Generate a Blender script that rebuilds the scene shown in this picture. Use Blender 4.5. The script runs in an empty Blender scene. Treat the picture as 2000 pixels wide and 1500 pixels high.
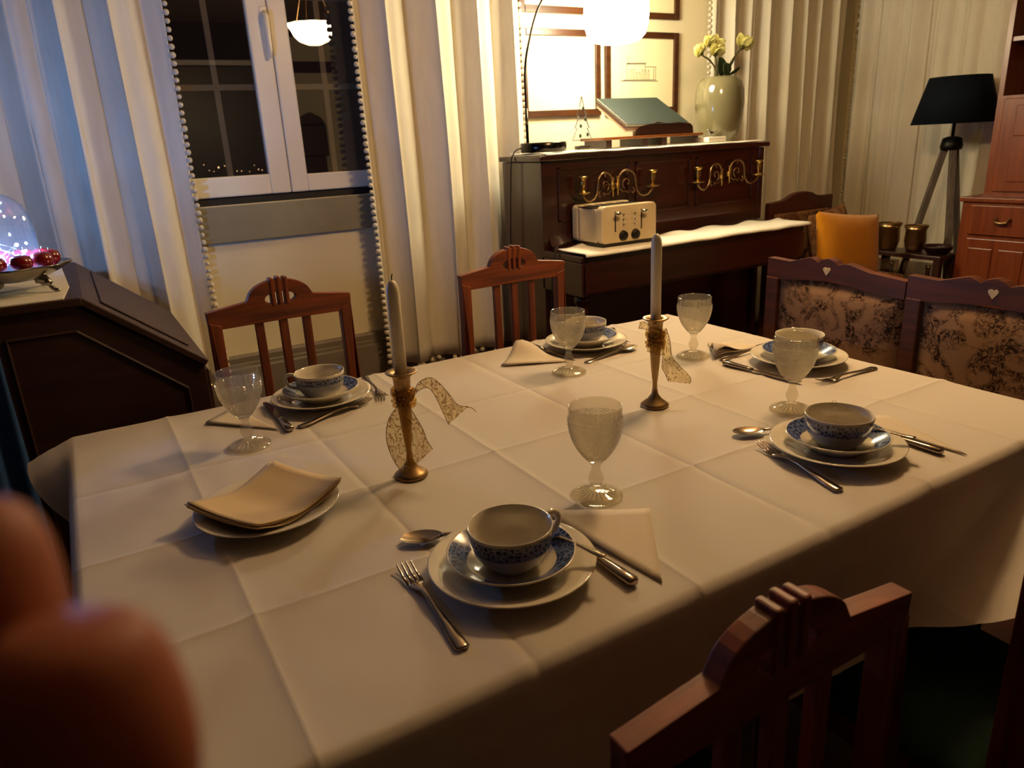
import bpy, bmesh, math, random
from mathutils import Vector, Matrix, noise
PI = math.pi
random.seed(7)
scene = bpy.context.scene
col = scene.collection

# ------------------------------------------------------------------ camera
FPX, PITCH, ROLL, YAW = 1429.09, 0.31912471, -0.05238798, 0.52290665
CAMZ = 1.30
def cam_axes():
    cy, sy = math.cos(YAW), math.sin(YAW)
    f0 = Vector((sy, cy, 0)); r0 = Vector((cy, -sy, 0)); u0 = Vector((0, 0, 1))
    f = math.cos(PITCH) * f0 - math.sin(PITCH) * u0
    u = math.sin(PITCH) * f0 + math.cos(PITCH) * u0
    r = math.cos(ROLL) * r0 + math.sin(ROLL) * u
    u2 = -math.sin(ROLL) * r0 + math.cos(ROLL) * u
    return r, u2, f
CR, CU, CF = cam_axes()
cd = bpy.data.cameras.new('camera'); cam = bpy.data.objects.new('camera', cd); col.objects.link(cam)
M = Matrix((CR, CU, -CF)).transposed().to_4x4(); M.translation = Vector((0, 0, CAMZ)); cam.matrix_world = M
cd.sensor_fit = 'HORIZONTAL'; cd.sensor_width = 36.0; cd.lens = FPX / 2000 * 36.0
cd.clip_start = 0.01; cd.clip_end = 300
cd.dof.use_dof = True; cd.dof.focus_distance = 1.55; cd.dof.aperture_fstop = 8.0
scene.camera = cam
def ray(px, py): return CR * ((px - 1000) / FPX) - CU * ((py - 750) / FPX) + CF
def T(px, py, z=0.75):
    d = ray(px, py); t = (z - CAMZ) / d.z; return d.x * t, d.y * t

# ------------------------------------------------------------------ world, exposure
w = bpy.data.worlds.new('night'); scene.world = w; w.use_nodes = True
w.node_tree.nodes['Background'].inputs[0].default_value = (0.010, 0.006, 0.007, 1)
w.node_tree.nodes['Background'].inputs[1].default_value = 1.0
scene.view_settings.view_transform = 'Standard'; scene.view_settings.look = 'None'
scene.view_settings.gamma = 1.0; scene.view_settings.use_curve_mapping = False
scene.view_settings.exposure = 0.0
scene.cycles.use_denoising = True
scene.cycles.sample_clamp_indirect = 4.0
scene.cycles.max_bounces = 8
scene.cycles.use_adaptive_sampling = True; scene.cycles.adaptive_threshold = .02
scene.cycles.transparent_max_bounces = 24
PIANO_LAMP_W = 62.0     # emission strength of the piano lamp's shade
CEIL_LAMP_W = 44.0     # emission strength of the hanging bowl
LED_W = 10500.0
# ------------------------------------------------------------------ materials
def lin(c):
    if isinstance(c, str):
        c = [int(c[i:i + 2], 16) / 255 for i in (0, 2, 4)]
    return tuple((v / 12.92 if v <= 0.04045 else ((v + 0.055) / 1.055) ** 2.4) for v in c) + (1,)
MATS = {}
def newmat(name):
    m = bpy.data.materials.new(name); m.use_nodes = True; MATS[name] = m
    return m, m.node_tree, m.node_tree.nodes['Principled BSDF']
def N(nt, t, **k):
    n = nt.nodes.new(t)
    for a, b in k.items(): setattr(n, a, b)
    return n
def mat(name, c, rough=.5, metal=0., spec=.5, var=0., vscale=8., bump=0., bscale=60., coat=0., sheen=0., c2=None, stretch=None, emit=None, estr=0.):
    m, nt, p = newmat(name)
    p.inputs['Base Color'].default_value = lin(c); p.inputs['Roughness'].default_value = rough
    p.inputs['Metallic'].default_value = metal; p.inputs['Specular IOR Level'].default_value = spec
    p.inputs['Coat Weight'].default_value = coat; p.inputs['Sheen Weight'].default_value = sheen
    tc = N(nt, 'ShaderNodeTexCoord'); mp = N(nt, 'ShaderNodeMapping')
    nt.links.new(tc.outputs['Object'], mp.inputs['Vector'])
    if stretch: mp.inputs['Scale'].default_value = stretch
    if var > 0 or c2:
        nz = N(nt, 'ShaderNodeTexNoise'); nz.inputs['Scale'].default_value = vscale; nz.inputs['Detail'].default_value = 5
        nt.links.new(mp.outputs[0], nz.inputs['Vector'])
        rp = N(nt, 'ShaderNodeValToRGB'); a = lin(c); b = lin(c2) if c2 else tuple(v * (1 - var) for v in a[:3]) + (1,)
        rp.color_ramp.elements[0].position = .3; rp.color_ramp.elements[1].position = .7
        rp.color_ramp.elements[0].color = b; rp.color_ramp.elements[1].color = a
        nt.links.new(nz.outputs['Fac'], rp.inputs[0]); nt.links.new(rp.outputs[0], p.inputs['Base Color'])
    if bump > 0:
        nb = N(nt, 'ShaderNodeTexNoise'); nb.inputs['Scale'].default_value = bscale; nb.inputs['Detail'].default_value = 4
        nt.links.new(mp.outputs[0], nb.inputs['Vector'])
        bp = N(nt, 'ShaderNodeBump'); bp.inputs['Strength'].default_value = bump; bp.inputs['Distance'].default_value = .01
        nt.links.new(nb.outputs['Fac'], bp.inputs['Height']); nt.links.new(bp.outputs[0], p.inputs['Normal'])
    if emit:
        p.inputs['Emission Color'].default_value = lin(emit); p.inputs['Emission Strength'].default_value = estr
    return m
def emitter(name, c, s):
    m, nt, p = newmat(name); nt.nodes.remove(p)
    e = N(nt, 'ShaderNodeEmission'); e.inputs[0].default_value = lin(c); e.inputs[1].default_value = s
    nt.links.new(e.outputs[0], nt.nodes['Material Output'].inputs[0]); return m
def thin_glass(name, tint='ffffff', milky=0., rough=0., refl=1.0, refract=0.):
    """clear glass: fresnel reflection over transparency, a little refraction and haze"""
    m, nt, p = newmat(name); nt.nodes.remove(p); L = nt.links.new
    tr = N(nt, 'ShaderNodeBsdfTransparent'); tr.inputs[0].default_value = lin(tint)
    gl = N(nt, 'ShaderNodeBsdfGlossy'); gl.inputs['Roughness'].default_value = rough
    lw = N(nt, 'ShaderNodeLayerWeight'); lw.inputs[0].default_value = .5
    pw_ = N(nt, 'ShaderNodeMath', operation='POWER'); pw_.inputs[1].default_value = 5.0; L(lw.outputs['Facing'], pw_.inputs[0])
    sk = N(nt, 'ShaderNodeMath', operation='MULTIPLY_ADD'); sk.inputs[1].default_value = .9; sk.inputs[2].default_value = .04 * refl; L(pw_.outputs[0], sk.inputs[0])
    base = tr.outputs[0]
    if refract > 0:
        g = N(nt, 'ShaderNodeBsdfGlass'); g.inputs['IOR'].default_value = 1.45; g.inputs['Roughness'].default_value = .02
        x = N(nt, 'ShaderNodeMixShader'); x.inputs[0].default_value = refract
        L(base, x.inputs[1]); L(g.outputs[0], x.inputs[2]); base = x.outputs[0]
    if milky > 0:
        df = N(nt, 'ShaderNodeBsdfDiffuse'); df.inputs[0].default_value = lin('f4efe6')
        tl = N(nt, 'ShaderNodeBsdfTranslucent'); tl.inputs[0].default_value = lin('f4efe6')
        dm = N(nt, 'ShaderNodeMixShader'); dm.inputs[0].default_value = .5; L(df.outputs[0], dm.inputs[1]); L(tl.outputs[0], dm.inputs[2])
        x = N(nt, 'ShaderNodeMixShader'); x.inputs[0].default_value = milky
        L(base, x.inputs[1]); L(dm.outputs[0], x.inputs[2]); base = x.outputs[0]
    mx = N(nt, 'ShaderNodeMixShader'); ml = N(nt, 'ShaderNodeMath', operation='MULTIPLY'); ml.inputs[1].default_value = refl
    nt.nodes.remove(ml); L(sk.outputs[0], mx.inputs[0]); L(base, mx.inputs[1]); L(gl.outputs[0], mx.inputs[2])
    L(mx.outputs[0], nt.nodes['Material Output'].inputs[0]); return m
def wood(name, dark, light, rough=.4, scale=3., axis='X', coat=.2):
    m, nt, p = newmat(name); L = nt.links.new
    tc = N(nt, 'ShaderNodeTexCoord'); mp = N(nt, 'ShaderNodeMapping')
    mp.inputs['Scale'].default_value = {'X': (1.2, 14, 14), 'Y': (14, 1.2, 14), 'Z': (14, 14, 1.2)}[axis]
    L(tc.outputs['Object'], mp.inputs[0])
    nz = N(nt, 'ShaderNodeTexNoise'); nz.inputs['Scale'].default_value = scale; nz.inputs['Detail'].default_value = 6; nz.inputs['Distortion'].default_value = .6
    L(mp.outputs[0], nz.inputs['Vector'])
    r = N(nt, 'ShaderNodeValToRGB'); r.color_ramp.elements[0].position = .3; r.color_ramp.elements[1].position = .72
    r.color_ramp.elements[0].color = lin(dark); r.color_ramp.elements[1].color = lin(light)
    L(nz.outputs['Fac'], r.inputs[0]); L(r.outputs[0], p.inputs['Base Color'])
    p.inputs['Roughness'].default_value = rough; p.inputs['Coat Weight'].default_value = coat; p.inputs['Coat Roughness'].default_value = .25
    b = N(nt, 'ShaderNodeBump'); b.inputs['Strength'].default_value = .08; b.inputs['Distance'].default_value = .01
    L(nz.outputs['Fac'], b.inputs['Height']); L(b.outputs[0], p.inputs['Normal']); return m
def floral(name, ground, reds, greens, sc=14.):
    """tapestry: clustered flower blotches and scrolls on a beige ground"""
    m, nt, p = newmat(name); L = nt.links.new
    tc = N(nt, 'ShaderNodeTexCoord')
    def ramp(src, p0, p1, inv=False):
        r = N(nt, 'ShaderNodeValToRGB'); r.color_ramp.elements[0].position = p0; r.color_ramp.elements[1].position = p1
        if inv: r.color_ramp.elements[0].color = (1, 1, 1, 1); r.color_ramp.elements[1].color = (0, 0, 0, 1)
        L(src, r.inputs[0]); return r.outputs[0]
    cl_ = N(nt, 'ShaderNodeTexNoise'); cl_.inputs['Scale'].default_value = sc * .55; cl_.inputs['Detail'].default_value = 2; cl_.inputs['Distortion'].default_value = 1.5
    L(tc.outputs['Object'], cl_.inputs['Vector'])
    vo = N(nt, 'ShaderNodeTexVoronoi'); vo.inputs['Scale'].default_value = sc * 2.4
    fz = N(nt, 'ShaderNodeTexNoise'); fz.inputs['Scale'].default_value = sc * 2.6; fz.inputs['Detail'].default_value = 4; fz.inputs['Distortion'].default_value = 2.5
    L(tc.outputs['Object'], vo.inputs['Vector']); L(tc.outputs['Object'], fz.inputs['Vector'])
    mul = N(nt, 'ShaderNodeMath', operation='MULTIPLY'); L(ramp(cl_.outputs['Fac'], .42, .56), mul.inputs[0]); L(ramp(fz.outputs['Fac'], .38, .58), mul.inputs[1])
    cmx = N(nt, 'ShaderNodeMixRGB'); cmx.inputs[1].default_value = lin(reds); cmx.inputs[2].default_value = lin(greens); L(ramp(vo.outputs['Distance'], .2, .6), cmx.inputs[0])
    fin = N(nt, 'ShaderNodeMixRGB'); fin.inputs[1].default_value = lin(ground); L(mul.outputs[0], fin.inputs[0]); L(cmx.outputs[0], fin.inputs[2])
    L(fin.outputs[0], p.inputs['Base Color']); p.inputs['Roughness'].default_value = .9; p.inputs['Specular IOR Level'].default_value = .15; return m
def band(name, dark, light, sc):
    m, nt, p = newmat(name); L = nt.links.new
    tc = N(nt, 'ShaderNodeTexCoord'); vo = N(nt, 'ShaderNodeTexVoronoi', feature='DISTANCE_TO_EDGE'); vo.inputs['Scale'].default_value = sc
    L(tc.outputs['Object'], vo.inputs['Vector'])
    r = N(nt, 'ShaderNodeValToRGB'); r.color_ramp.elements[0].position = .05; r.color_ramp.elements[1].position = .22
    r.color_ramp.elements[0].color = lin(light); r.color_ramp.elements[1].color = lin(dark)
    L(vo.outputs['Distance'], r.inputs[0]); L(r.outputs[0], p.inputs['Base Color']); p.inputs['Roughness'].default_value = .15; return m
def organza(name):
    m, nt, p = newmat(name); L = nt.links.new; nt.nodes.remove(p)
    tr = N(nt, 'ShaderNodeBsdfTransparent'); tr.inputs[0].default_value = lin('f3e6c2')
    df = N(nt, 'ShaderNodeBsdfPrincipled'); df.inputs['Base Color'].default_value = lin('b8893a'); df.inputs['Roughness'].default_value = .35; df.inputs['Metallic'].default_value = .3
    tc = N(nt, 'ShaderNodeTexCoord'); wv = N(nt, 'ShaderNodeTexNoise'); wv.inputs['Scale'].default_value = 75; wv.inputs['Detail'].default_value = 1; wv.inputs['Distortion'].default_value = 1.2
    mp = N(nt, 'ShaderNodeMapping'); mp.inputs['Scale'].default_value = (1, 1, .45); L(tc.outputs['Object'], mp.inputs[0]); L(mp.outputs[0], wv.inputs['Vector'])
    s = N(nt, 'ShaderNodeMath', operation='SINE'); ml = N(nt, 'ShaderNodeMath', operation='MULTIPLY'); ml.inputs[1].default_value = 38
    L(wv.outputs['Fac'], ml.inputs[0]); L(ml.outputs[0], s.inputs[0])
    r = N(nt, 'ShaderNodeValToRGB'); r.color_ramp.elements[0].position = .45; r.color_ramp.elements[1].position = .62
    r.color_ramp.elements[0].color = (.18, .18, .18, 1); r.color_ramp.elements[1].color = (.72, .72, .72, 1)
    L(s.outputs[0], r.inputs[0]); x = N(nt, 'ShaderNodeMixShader'); L(r.outputs[0], x.inputs[0]); L(tr.outputs[0], x.inputs[1]); L(df.outputs[0], x.inputs[2])
    L(x.outputs[0], nt.nodes['Material Output'].inputs[0]); return m

mat('wall_paint', 'e8dcba', .85, var=.06, vscale=2.5, bump=.05, bscale=90)
mat('dark_wall', '281c15', .8, var=.2, vscale=6)  # for unseen walls, coloured dark to keep bounce light low
mat('white_paint', 'f2ebdc', .35, var=.04, vscale=4)
mat('grey_stone', '8f8872', .6, var=.15, vscale=9)
mat('plinth_grey', '7d7263', .55, var=.12, vscale=7)
mat('black_strip', '0b0a10', .6, var=.2)
mat('ceiling_white', '9c8b70', .85, var=.04, vscale=3)
mat('ceiling_dark', '3a2a20', .7, var=.25, vscale=3, stretch=(1, 8, 1))
wood('floor_wood', '2a100a', '4a1d10', .35, 2., 'X')
mat('curtain', 'dcd3c0', .95, spec=.1, var=.07, vscale=30, bump=.12, bscale=160, stretch=(1, 1, .25))
mat('pompom', 'd8ccb6', 1., spec=.05, bump=.5, bscale=300)
mat('table_cloth', 'c2bab0', .75, spec=.2, var=.03, vscale=6, bump=.04, bscale=500)
mat('napkin', 'ccb48c', .85, spec=.1, bump=.12, bscale=420)
mat('napkin_white', 'c9bca8', .85, spec=.1, bump=.12, bscale=420)
mat('porcelain', 'd2cab9', .12, spec=.55, coat=.3)
band('blue_band', '1c2440', '8f93a4', 150)
band('blue_glaze', '16244f', '5d6f9c', 120)
mat('steel', 'a99a8c', .16, metal=1., var=.06, vscale=40)
mat('silver', '9a948c', .2, metal=1., var=.15, vscale=30)
mat('brass', 'd2ae62', .28, metal=1., var=.2, vscale=40)
mat('brass_dull', 'b4976a', .32, metal=1., var=.2, vscale=40)
mat('bronze', 'a88a60', .38, metal=1., var=.15, vscale=30)
mat('wax', 'e8dfc8', .45, spec=.3, var=.04)
m = MATS['wax']; m.node_tree.nodes['Principled BSDF'].inputs['Subsurface Weight'].default_value = .0
mat('wick', '2a241d', .9)
thin_glass('goblet_clear', 'f6f3ea', milky=.07, refl=1.6, refract=.0)
thin_glass('goblet_cut', 'f1eee4', milky=.13, refl=2.5, refract=.42, rough=.03)
thin_glass('dome_glass', 'f4f8ff', milky=.002, refl=1.4)
thin_glass('window_glass', 'd8d4d0', refl=5.)
organza('gold_organza')
mat('gold_thread', '8a6a2c', .5, metal=.4)
wood('chair_wood', '55230e', '8e4216', .5, 3., 'Z', coat=.0)
wood('chair_wood_x', '55230e', '8e4216', .5, 3., 'X', coat=.0)
wood('bench_wood', '3a170c', '5e2a14', .5, 3., 'Y', coat=0.)
wood('piano_wood', '240c09', '3a1610', .22, 2., 'X', coat=.6)
wood('desk_wood', '2a120b', '3c1c12', .55, 2.5, 'X', coat=0.)
wood('cabinet_wood', '6c2e0f', '86431a', .35, 2.5, 'Z')
wood('frame_wood', '341a0b', '4e2b12', .35, 3., 'X')
wood('rack_wood', '6e3a14', '9c5e28', .4, 3., 'X')
wood('dark_wood', '24100a', '3b1c12', .4, 3., 'X')
mat('grey_wood', '6a5d52', .6, c2='4b4038', vscale=6, stretch=(10, 10, 1))
floral('tapestry', '94755c', '34120d', '2c2016', 22.)
floral('cushion_tapestry', '96704e', '6b2e20', '5a3a2a', 26.)
mat('green_fabric', '26382f', .95, spec=.1, var=.2, vscale=20, bump=.1, bscale=300)
mat('ochre_fabric', 'c07c14', .9, spec=.1, var=.1, vscale=20, bump=.12, bscale=300, sheen=.2)
mat('navy_fabric', '10161f', .9, spec=.1, var=.1, vscale=40)
mat('blue_glow_sheet', '2c5a9c', .8, var=.4, vscale=14)  # blue light painted as the colour of an added sheet
mat('black_metal', '14120f', .4, metal=.6)
mat('chrome', 'c8c4bc', .08, metal=1.)
mat('gunmetal', '3c3833', .22, metal=1.)
mat('toaster_cream', 'dcc9a0', .3, coat=.4, var=.02)
mat('toaster_black', '1a1512', .35)
mat('runner', 'efe8d8', .9, spec=.1, bump=.15, bscale=260)
mat('paper', 'f2e8cc', .8)
mat('mount_paper', 'e9dcb4', .85, var=.04, vscale=5)
mat('ink', '4a4438', .9)
mat('teal_cover', '1e2a28', .55, var=.1, vscale=20)
mat('red_cover', '8c2a20', .55)
mat('vase_celadon', '736c50', .12, coat=.5, var=.08, vscale=4)
mat('petal', 'dcd488', .7, c2='b8b45e', vscale=40)
mat('cream_gloss', 'e6d8b8', .2, coat=.5, var=.15, vscale=60)
mat('leaf', '2f3d1c', .6, var=.3, vscale=30)
mat('stem', '4a4a22', .7)
mat('red_fruit', '7a0a12', .18, coat=.5, var=.25, vscale=25)
mat('skin', '98563a', .6, spec=.3, var=.12, vscale=60, bump=.05, bscale=300)
m = MATS['skin']; m.node_tree.nodes['Principled BSDF'].inputs['Subsurface Weight'].default_value = .1
emitter('lamp_shade_glow', 'ffefc4', PIANO_LAMP_W)
emitter('ceiling_bowl_glow', 'ffd194', CEIL_LAMP_W * 2.2)
emitter('ceiling_bowl_dim', 'ffd194', CEIL_LAMP_W * .5)
emitter('led_glow', '86b6ff', LED_W)
emitter('town_light', 'ffc890', 6.)

# ------------------------------------------------------------------ mesh helpers
def obj(name, bm, m, parent=None, smooth=False, loc=None, rot=None, bevel=0., auto=None):
    me = bpy.data.meshes.new(name); bmesh.ops.recalc_face_normals(bm, faces=bm.faces) if len(bm.faces) < 20000 else None
    bm.to_mesh(me); bm.free(); me.materials.append(MATS[m] if isinstance(m, str) else m)
    return link(name, me, parent, smooth, loc, rot, bevel)
def link(name, me, parent=None, smooth=False, loc=None, rot=None, bevel=0.):
    if smooth:
        me.polygons.foreach_set('use_smooth', [True] * len(me.polygons)); me.update()
    o = bpy.data.objects.new(name, me); col.objects.link(o)
    if parent: o.parent = parent
    if loc: o.location = loc
    if rot: o.rotation_euler = rot
    if bevel > 0:
        b = o.modifiers.new('bevel', 'BEVEL'); b.width = bevel; b.segments = 2; b.limit_method = 'ANGLE'
    return o
def sharp(o, deg=35):
    """smooth shading but sharp edges above deg"""
    me = o.data; bm = bmesh.new(); bm.from_mesh(me)
    for e in bm.edges:
        if len(e.link_faces) == 2 and e.calc_face_angle(0) > math.radians(deg): e.smooth = False
    for f in bm.faces: f.smooth = True
    bm.to_mesh(me); bm.free(); return o
def tag(o, label, cat, group=None, kind=None):
    o['label'] = label; o['category'] = cat
    if group: o['group'] = group
    if kind: o['kind'] = kind
    return o
def struct(o, label=None, cat=None):
    o['kind'] = 'structure'
    if label: o['label'] = label
    if cat: o['category'] = cat
    return o
def thing(name, label, cat, loc=(0, 0, 0), rz=0., group=None, sc=1.):
    o = bpy.data.objects.new(name, None); o.empty_display_size = .05; col.objects.link(o)
    o.location = loc; o.rotation_euler = (0, 0, rz); o.scale = (sc,) * 3
    return tag(o, label, cat, group)
def dup(root, loc=None, rz=None, label=None, group=None, sc=None):
    r = root.copy(); col.objects.link(r)
    if loc is not None: r.location = loc
    if rz is not None: r.rotation_euler = (0, 0, rz)
    if sc: r.scale = (sc,) * 3
    if label: r['label'] = label
    if group: r['group'] = group
    for ch in list(root.children):
        c = ch.copy(); col.objects.link(c); c.parent = r
        for g in list(ch.children):
            d = g.copy(); col.objects.link(d); d.parent = c
    return r
def box(bm, x0, x1, y0, y1, z0, z1, mtx=None):
    vs = [bm.verts.new((x, y, z)) for x in (x0, x1) for y in (y0, y1) for z in (z0, z1)]
    for f in ((0, 1, 3, 2), (4, 6, 7, 5), (0, 4, 5, 1), (2, 3, 7, 6), (0, 2, 6, 4), (1, 5, 7, 3)):
        bm.faces.new([vs[i] for i in f])
    if mtx is not None:
        for v in vs: v.co = mtx @ v.co
    return vs
def B(*a, mtx=None):
    bm = bmesh.new(); box(bm, *a, mtx=mtx); return bm
def lathe(bm, prof, seg=32, c=(0, 0, 0), rfun=None, closed=False, scale=(1, 1)):
    rings = []
    for k, (r, z) in enumerate(prof):
        if r < 1e-6: rings.append([bm.verts.new((c[0], c[1], c[2] + z))]); continue
        ring = []
        for i in range(seg):
            a = 2 * PI * i / seg; rr = r + (rfun(k, i, a, z) if rfun else 0)
            ring.append(bm.verts.new((c[0] + rr * math.cos(a) * scale[0], c[1] + rr * math.sin(a) * scale[1], c[2] + z)))
        rings.append(ring)
    pairs = list(zip(rings, rings[1:])) + ([(rings[-1], rings[0])] if closed else [])
    for A, Bq in pairs:
        for i in range(seg):
            j = (i + 1) % seg
            if len(A) == 1 and len(Bq) == 1: continue
            if len(A) == 1: bm.faces.new((A[0], Bq[j], Bq[i]))
            elif len(Bq) == 1: bm.faces.new((A[i], A[j], Bq[0]))
            else: bm.faces.new((A[i], A[j], Bq[j], Bq[i]))
def LA(prof, seg=32, c=(0, 0, 0), **k):
    bm = bmesh.new(); lathe(bm, prof, seg, c, **k); return bm
def tube(bm, pts, rad, seg=8, caps=True, flat=None):
    pts = [Vector(p) for p in pts]; n = len(pts)
    if not hasattr(rad, '__len__'): rad = [rad] * n
    up = Vector((0, 0, 1)); rings = []; prev = None
    for i in range(n):
        t = (pts[min(i + 1, n - 1)] - pts[max(i - 1, 0)]).normalized()
        if prev is None:
            a = t.cross(up) if abs(t.dot(up)) < .95 else t.cross(Vector((1, 0, 0)))
        else:
            a = prev - t * prev.dot(t)
        a.normalize(); prev = a; b = t.cross(a)
        fl = flat if flat else 1.
        rings.append([bm.verts.new(pts[i] + (a * math.cos(2 * PI * k / seg) + b * math.sin(2 * PI * k / seg) * fl) * rad[i]) for k in range(seg)])
    for A, Bq in zip(rings, rings[1:]):
        for k in range(seg):
            j = (k + 1) % seg; bm.faces.new((A[k], A[j], Bq[j], Bq[k]))
    if caps:
        bm.faces.new(rings[0][::-1]); bm.faces.new(rings[-1])
def TU(pts, rad, seg=8, **k):
    bm = bmesh.new(); tube(bm, pts, rad, seg, **k); return bm
def ball(bm, c, r, sub=2, sc=(1, 1, 1)):
    g = bmesh.ops.create_icosphere(bm, subdivisions=sub, radius=r)
    for v in g['verts']: v.co = Vector((v.co.x * sc[0] + c[0], v.co.y * sc[1] + c[1], v.co.z * sc[2] + c[2]))
def BA(c, r, sub=2, sc=(1, 1, 1)):
    bm = bmesh.new(); ball(bm, c, r, sub, sc); return bm
def prism(bm, poly, t0, t1, axis='Y'):
    """polygon (a,b) extruded; axis Y: (x,z) pairs, X: (y,z), Z: (x,y)"""
    def P(a, b, t): return {'Y': (a, t, b), 'X': (t, a, b), 'Z': (a, b, t)}[axis]
    A = [bm.verts.new(P(a, b, t0)) for a, b in poly]; C = [bm.verts.new(P(a, b, t1)) for a, b in poly]
    bm.faces.new(A); bm.faces.new(C[::-1]); n = len(poly)
    for i in range(n):
        j = (i + 1) % n; bm.faces.new((A[i], C[i], C[j], A[j]))
def PR(poly, t0, t1, axis='Y'):
    bm = bmesh.new(); prism(bm, poly, t0, t1, axis); return bm
def holed(bm, outer, hole_fn, c, t0, t1, axis='Y', n=72):
    """plate with one hole: outer polygon star-shaped about c, hole given as radius(angle)"""
    angs = sorted(set([round(2 * PI * i / n, 5) for i in range(n)] + [round(math.atan2(b - c[1], a - c[0]) % (2 * PI), 5) for a, b in outer]))
    def hit(a):
        dx, dy = math.cos(a), math.sin(a); best = 0
        for (x0, y0), (x1, y1) in zip(outer, outer[1:] + outer[:1]):
            ex, ey = x1 - x0, y1 - y0; den = dx * ey - dy * ex
            if abs(den) < 1e-12: continue
            t = ((x0 - c[0]) * ey - (y0 - c[1]) * ex) / den; s = ((x0 - c[0]) * dy - (y0 - c[1]) * dx) / den
            if t > 0 and -1e-4 <= s <= 1.0001: best = max(best, t)
        return best
    def P(a, b, t): return {'Y': (a, t, b), 'X': (t, a, b), 'Z': (a, b, t)}[axis]
    R = []
    for a in angs:
        h = hit(a); k = hole_fn(a)
        R.append([bm.verts.new(P(c[0] + math.cos(a) * q, c[1] + math.sin(a) * q, t)) for t in (t0, t1) for q in (k, h)])
    m = len(R)
    for i in range(m):
        A, C = R[i], R[(i + 1) % m]
        bm.faces.new((A[0], A[1], C[1], C[0])); bm.faces.new((A[2], C[2], C[3], A[3]))
        bm.faces.new((A[1], A[3], C[3], C[1])); bm.faces.new((A[0], C[0], C[2], A[2]))
def grid_mesh(name, rows, m, closed=False, smooth=True):
    nr, nc = len(rows), len(rows[0]); vs = [tuple(p) for r in rows for p in r]; fs = []
    for i in range(nr - 1):
        for j in range(nc - 1 + (1 if closed else 0)):
            k = (j + 1) % nc; fs.append((i * nc + j, i * nc + k, (i + 1) * nc + k, (i + 1) * nc + j))
    me = bpy.data.meshes.new(name); me.from_pydata(vs, [], fs); me.materials.append(MATS[m])
    if smooth: me.polygons.foreach_set('use_smooth', [True] * len(me.polygons))
    me.update(); return me
def solid(o, t, off=0.):
    s = o.modifiers.new('thickness', 'SOLIDIFY'); s.thickness = t; s.offset = off; return o
def interp(pts, x):
    for (a, b), (c_, d) in zip(pts, pts[1:]):
        if x <= c_: return b + (d - b) * max(0, (x - a)) / (c_ - a)
    return pts[-1][1]
def spline(P, n=8):
    P = [Vector(p) for p in P]; out = []
    for i in range(len(P) - 1):
        p0 = P[max(i - 1, 0)]; p1 = P[i]; p2 = P[i + 1]; p3 = P[min(i + 2, len(P) - 1)]
        for k in range(n):
            t = k / n
            out.append(.5 * ((2 * p1) + (p2 - p0) * t + (2 * p0 - 5 * p1 + 4 * p2 - p3) * t * t + (3 * p1 - p0 - 3 * p2 + p3) * t ** 3))
    out.append(P[-1]); return out

# ------------------------------------------------------------------ setting
WY = 3.52; X0, X1 = -0.75, 4.88; Y0 = -2.4; ZC = 2.75
struct(obj('floor', B(X0 - .2, X1 + .2, Y0 - .2, WY + .3, -.1, 0), 'floor_wood'))
struct(obj('ceiling', B(X0 - .2, X1 + .2, Y0 - .2, WY + .3, ZC, ZC + .1), 'ceiling_white'))
struct(obj('wall_left', B(X0 - .15, X0, Y0, WY + .2, 0, ZC), 'dark_wall'))
struct(obj('wall_right', B(X1, X1 + .15, Y0, WY + .2, 0, ZC), 'wall_paint'))
WX0, WX1, WZ0, WZ1 = .42, 1.42, 1.095, 2.35       # window opening
bm = bmesh.new()
box(bm, X0, WX0, WY, WY + .2, 0, ZC); box(bm, WX1, X1, WY, WY + .2, 0, ZC)
box(bm, WX0, WX1, WY, WY + .2, 0, WZ0); box(bm, WX0, WX1, WY, WY + .2, WZ1, ZC)
struct(obj('wall_back', bm, 'wall_paint'))
# wall behind the viewer, dark doorway added to cut bounce; its reflection shows in the panes
bm = bmesh.new()
box(bm, X0, .6, Y0 - .15, Y0, 0, ZC); box(bm, 2.55, X1, Y0 - .15, Y0, 0, ZC); box(bm, .6, 2.55, Y0 - .15, Y0, 2.3, ZC)
struct(obj('wall_front', bm, 'dark_wall'))
struct(obj('wall_panel', B(2.62, 3.45, Y0, Y0 + .02, 0, 2.62), 'wall_paint'))  # pale stretch of wall, there for the right pane's reflection
struct(obj('door_1', B(.6, 2.55, Y0 - .13, Y0 - .09, 0, 2.3), 'dark_wood'))  # dark fill added so the left pane reflects nothing bright
bm = bmesh.new()
for x in (.55, 2.56): box(bm, x - .04, x + .05, Y0, Y0 + .03, 0, 2.36)
box(bm, .51, 2.61, Y0, Y0 + .03, 2.3, 2.36)
struct(obj('trim_1', bm, 'white_paint', bevel=.006))
struct(obj('trim_2', B(2.62, X1, Y0 + .02, Y0 + .11, 2.22, 2.34), 'ceiling_dark'))   # dark picture-rail beam
# grey apron under the window, plinth
struct(obj('trim_3', B(.30, 1.60, WY - .022, WY, .935, 1.093), 'grey_stone', bevel=.003))
bm = bmesh.new(); prism(bm, [(WY, 0), (WY - .05, 0), (WY - .05, .355), (WY - .038, .362), (WY - .038, .375), (WY - .03, .38), (WY - .03, .405), (WY - .024, .415), (WY, .415)], X0, X1, 'X')
struct(obj('baseboard_back', bm, 'plinth_grey'))
bm = bmesh.new(); prism(bm, [(X0, 0), (X0 + .03, 0), (X0 + .03, .3), (X0, .31)], Y0, WY, 'Y')
for v in bm.verts: pass
struct(obj('baseboard_left', bm, 'plinth_grey'))

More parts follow.
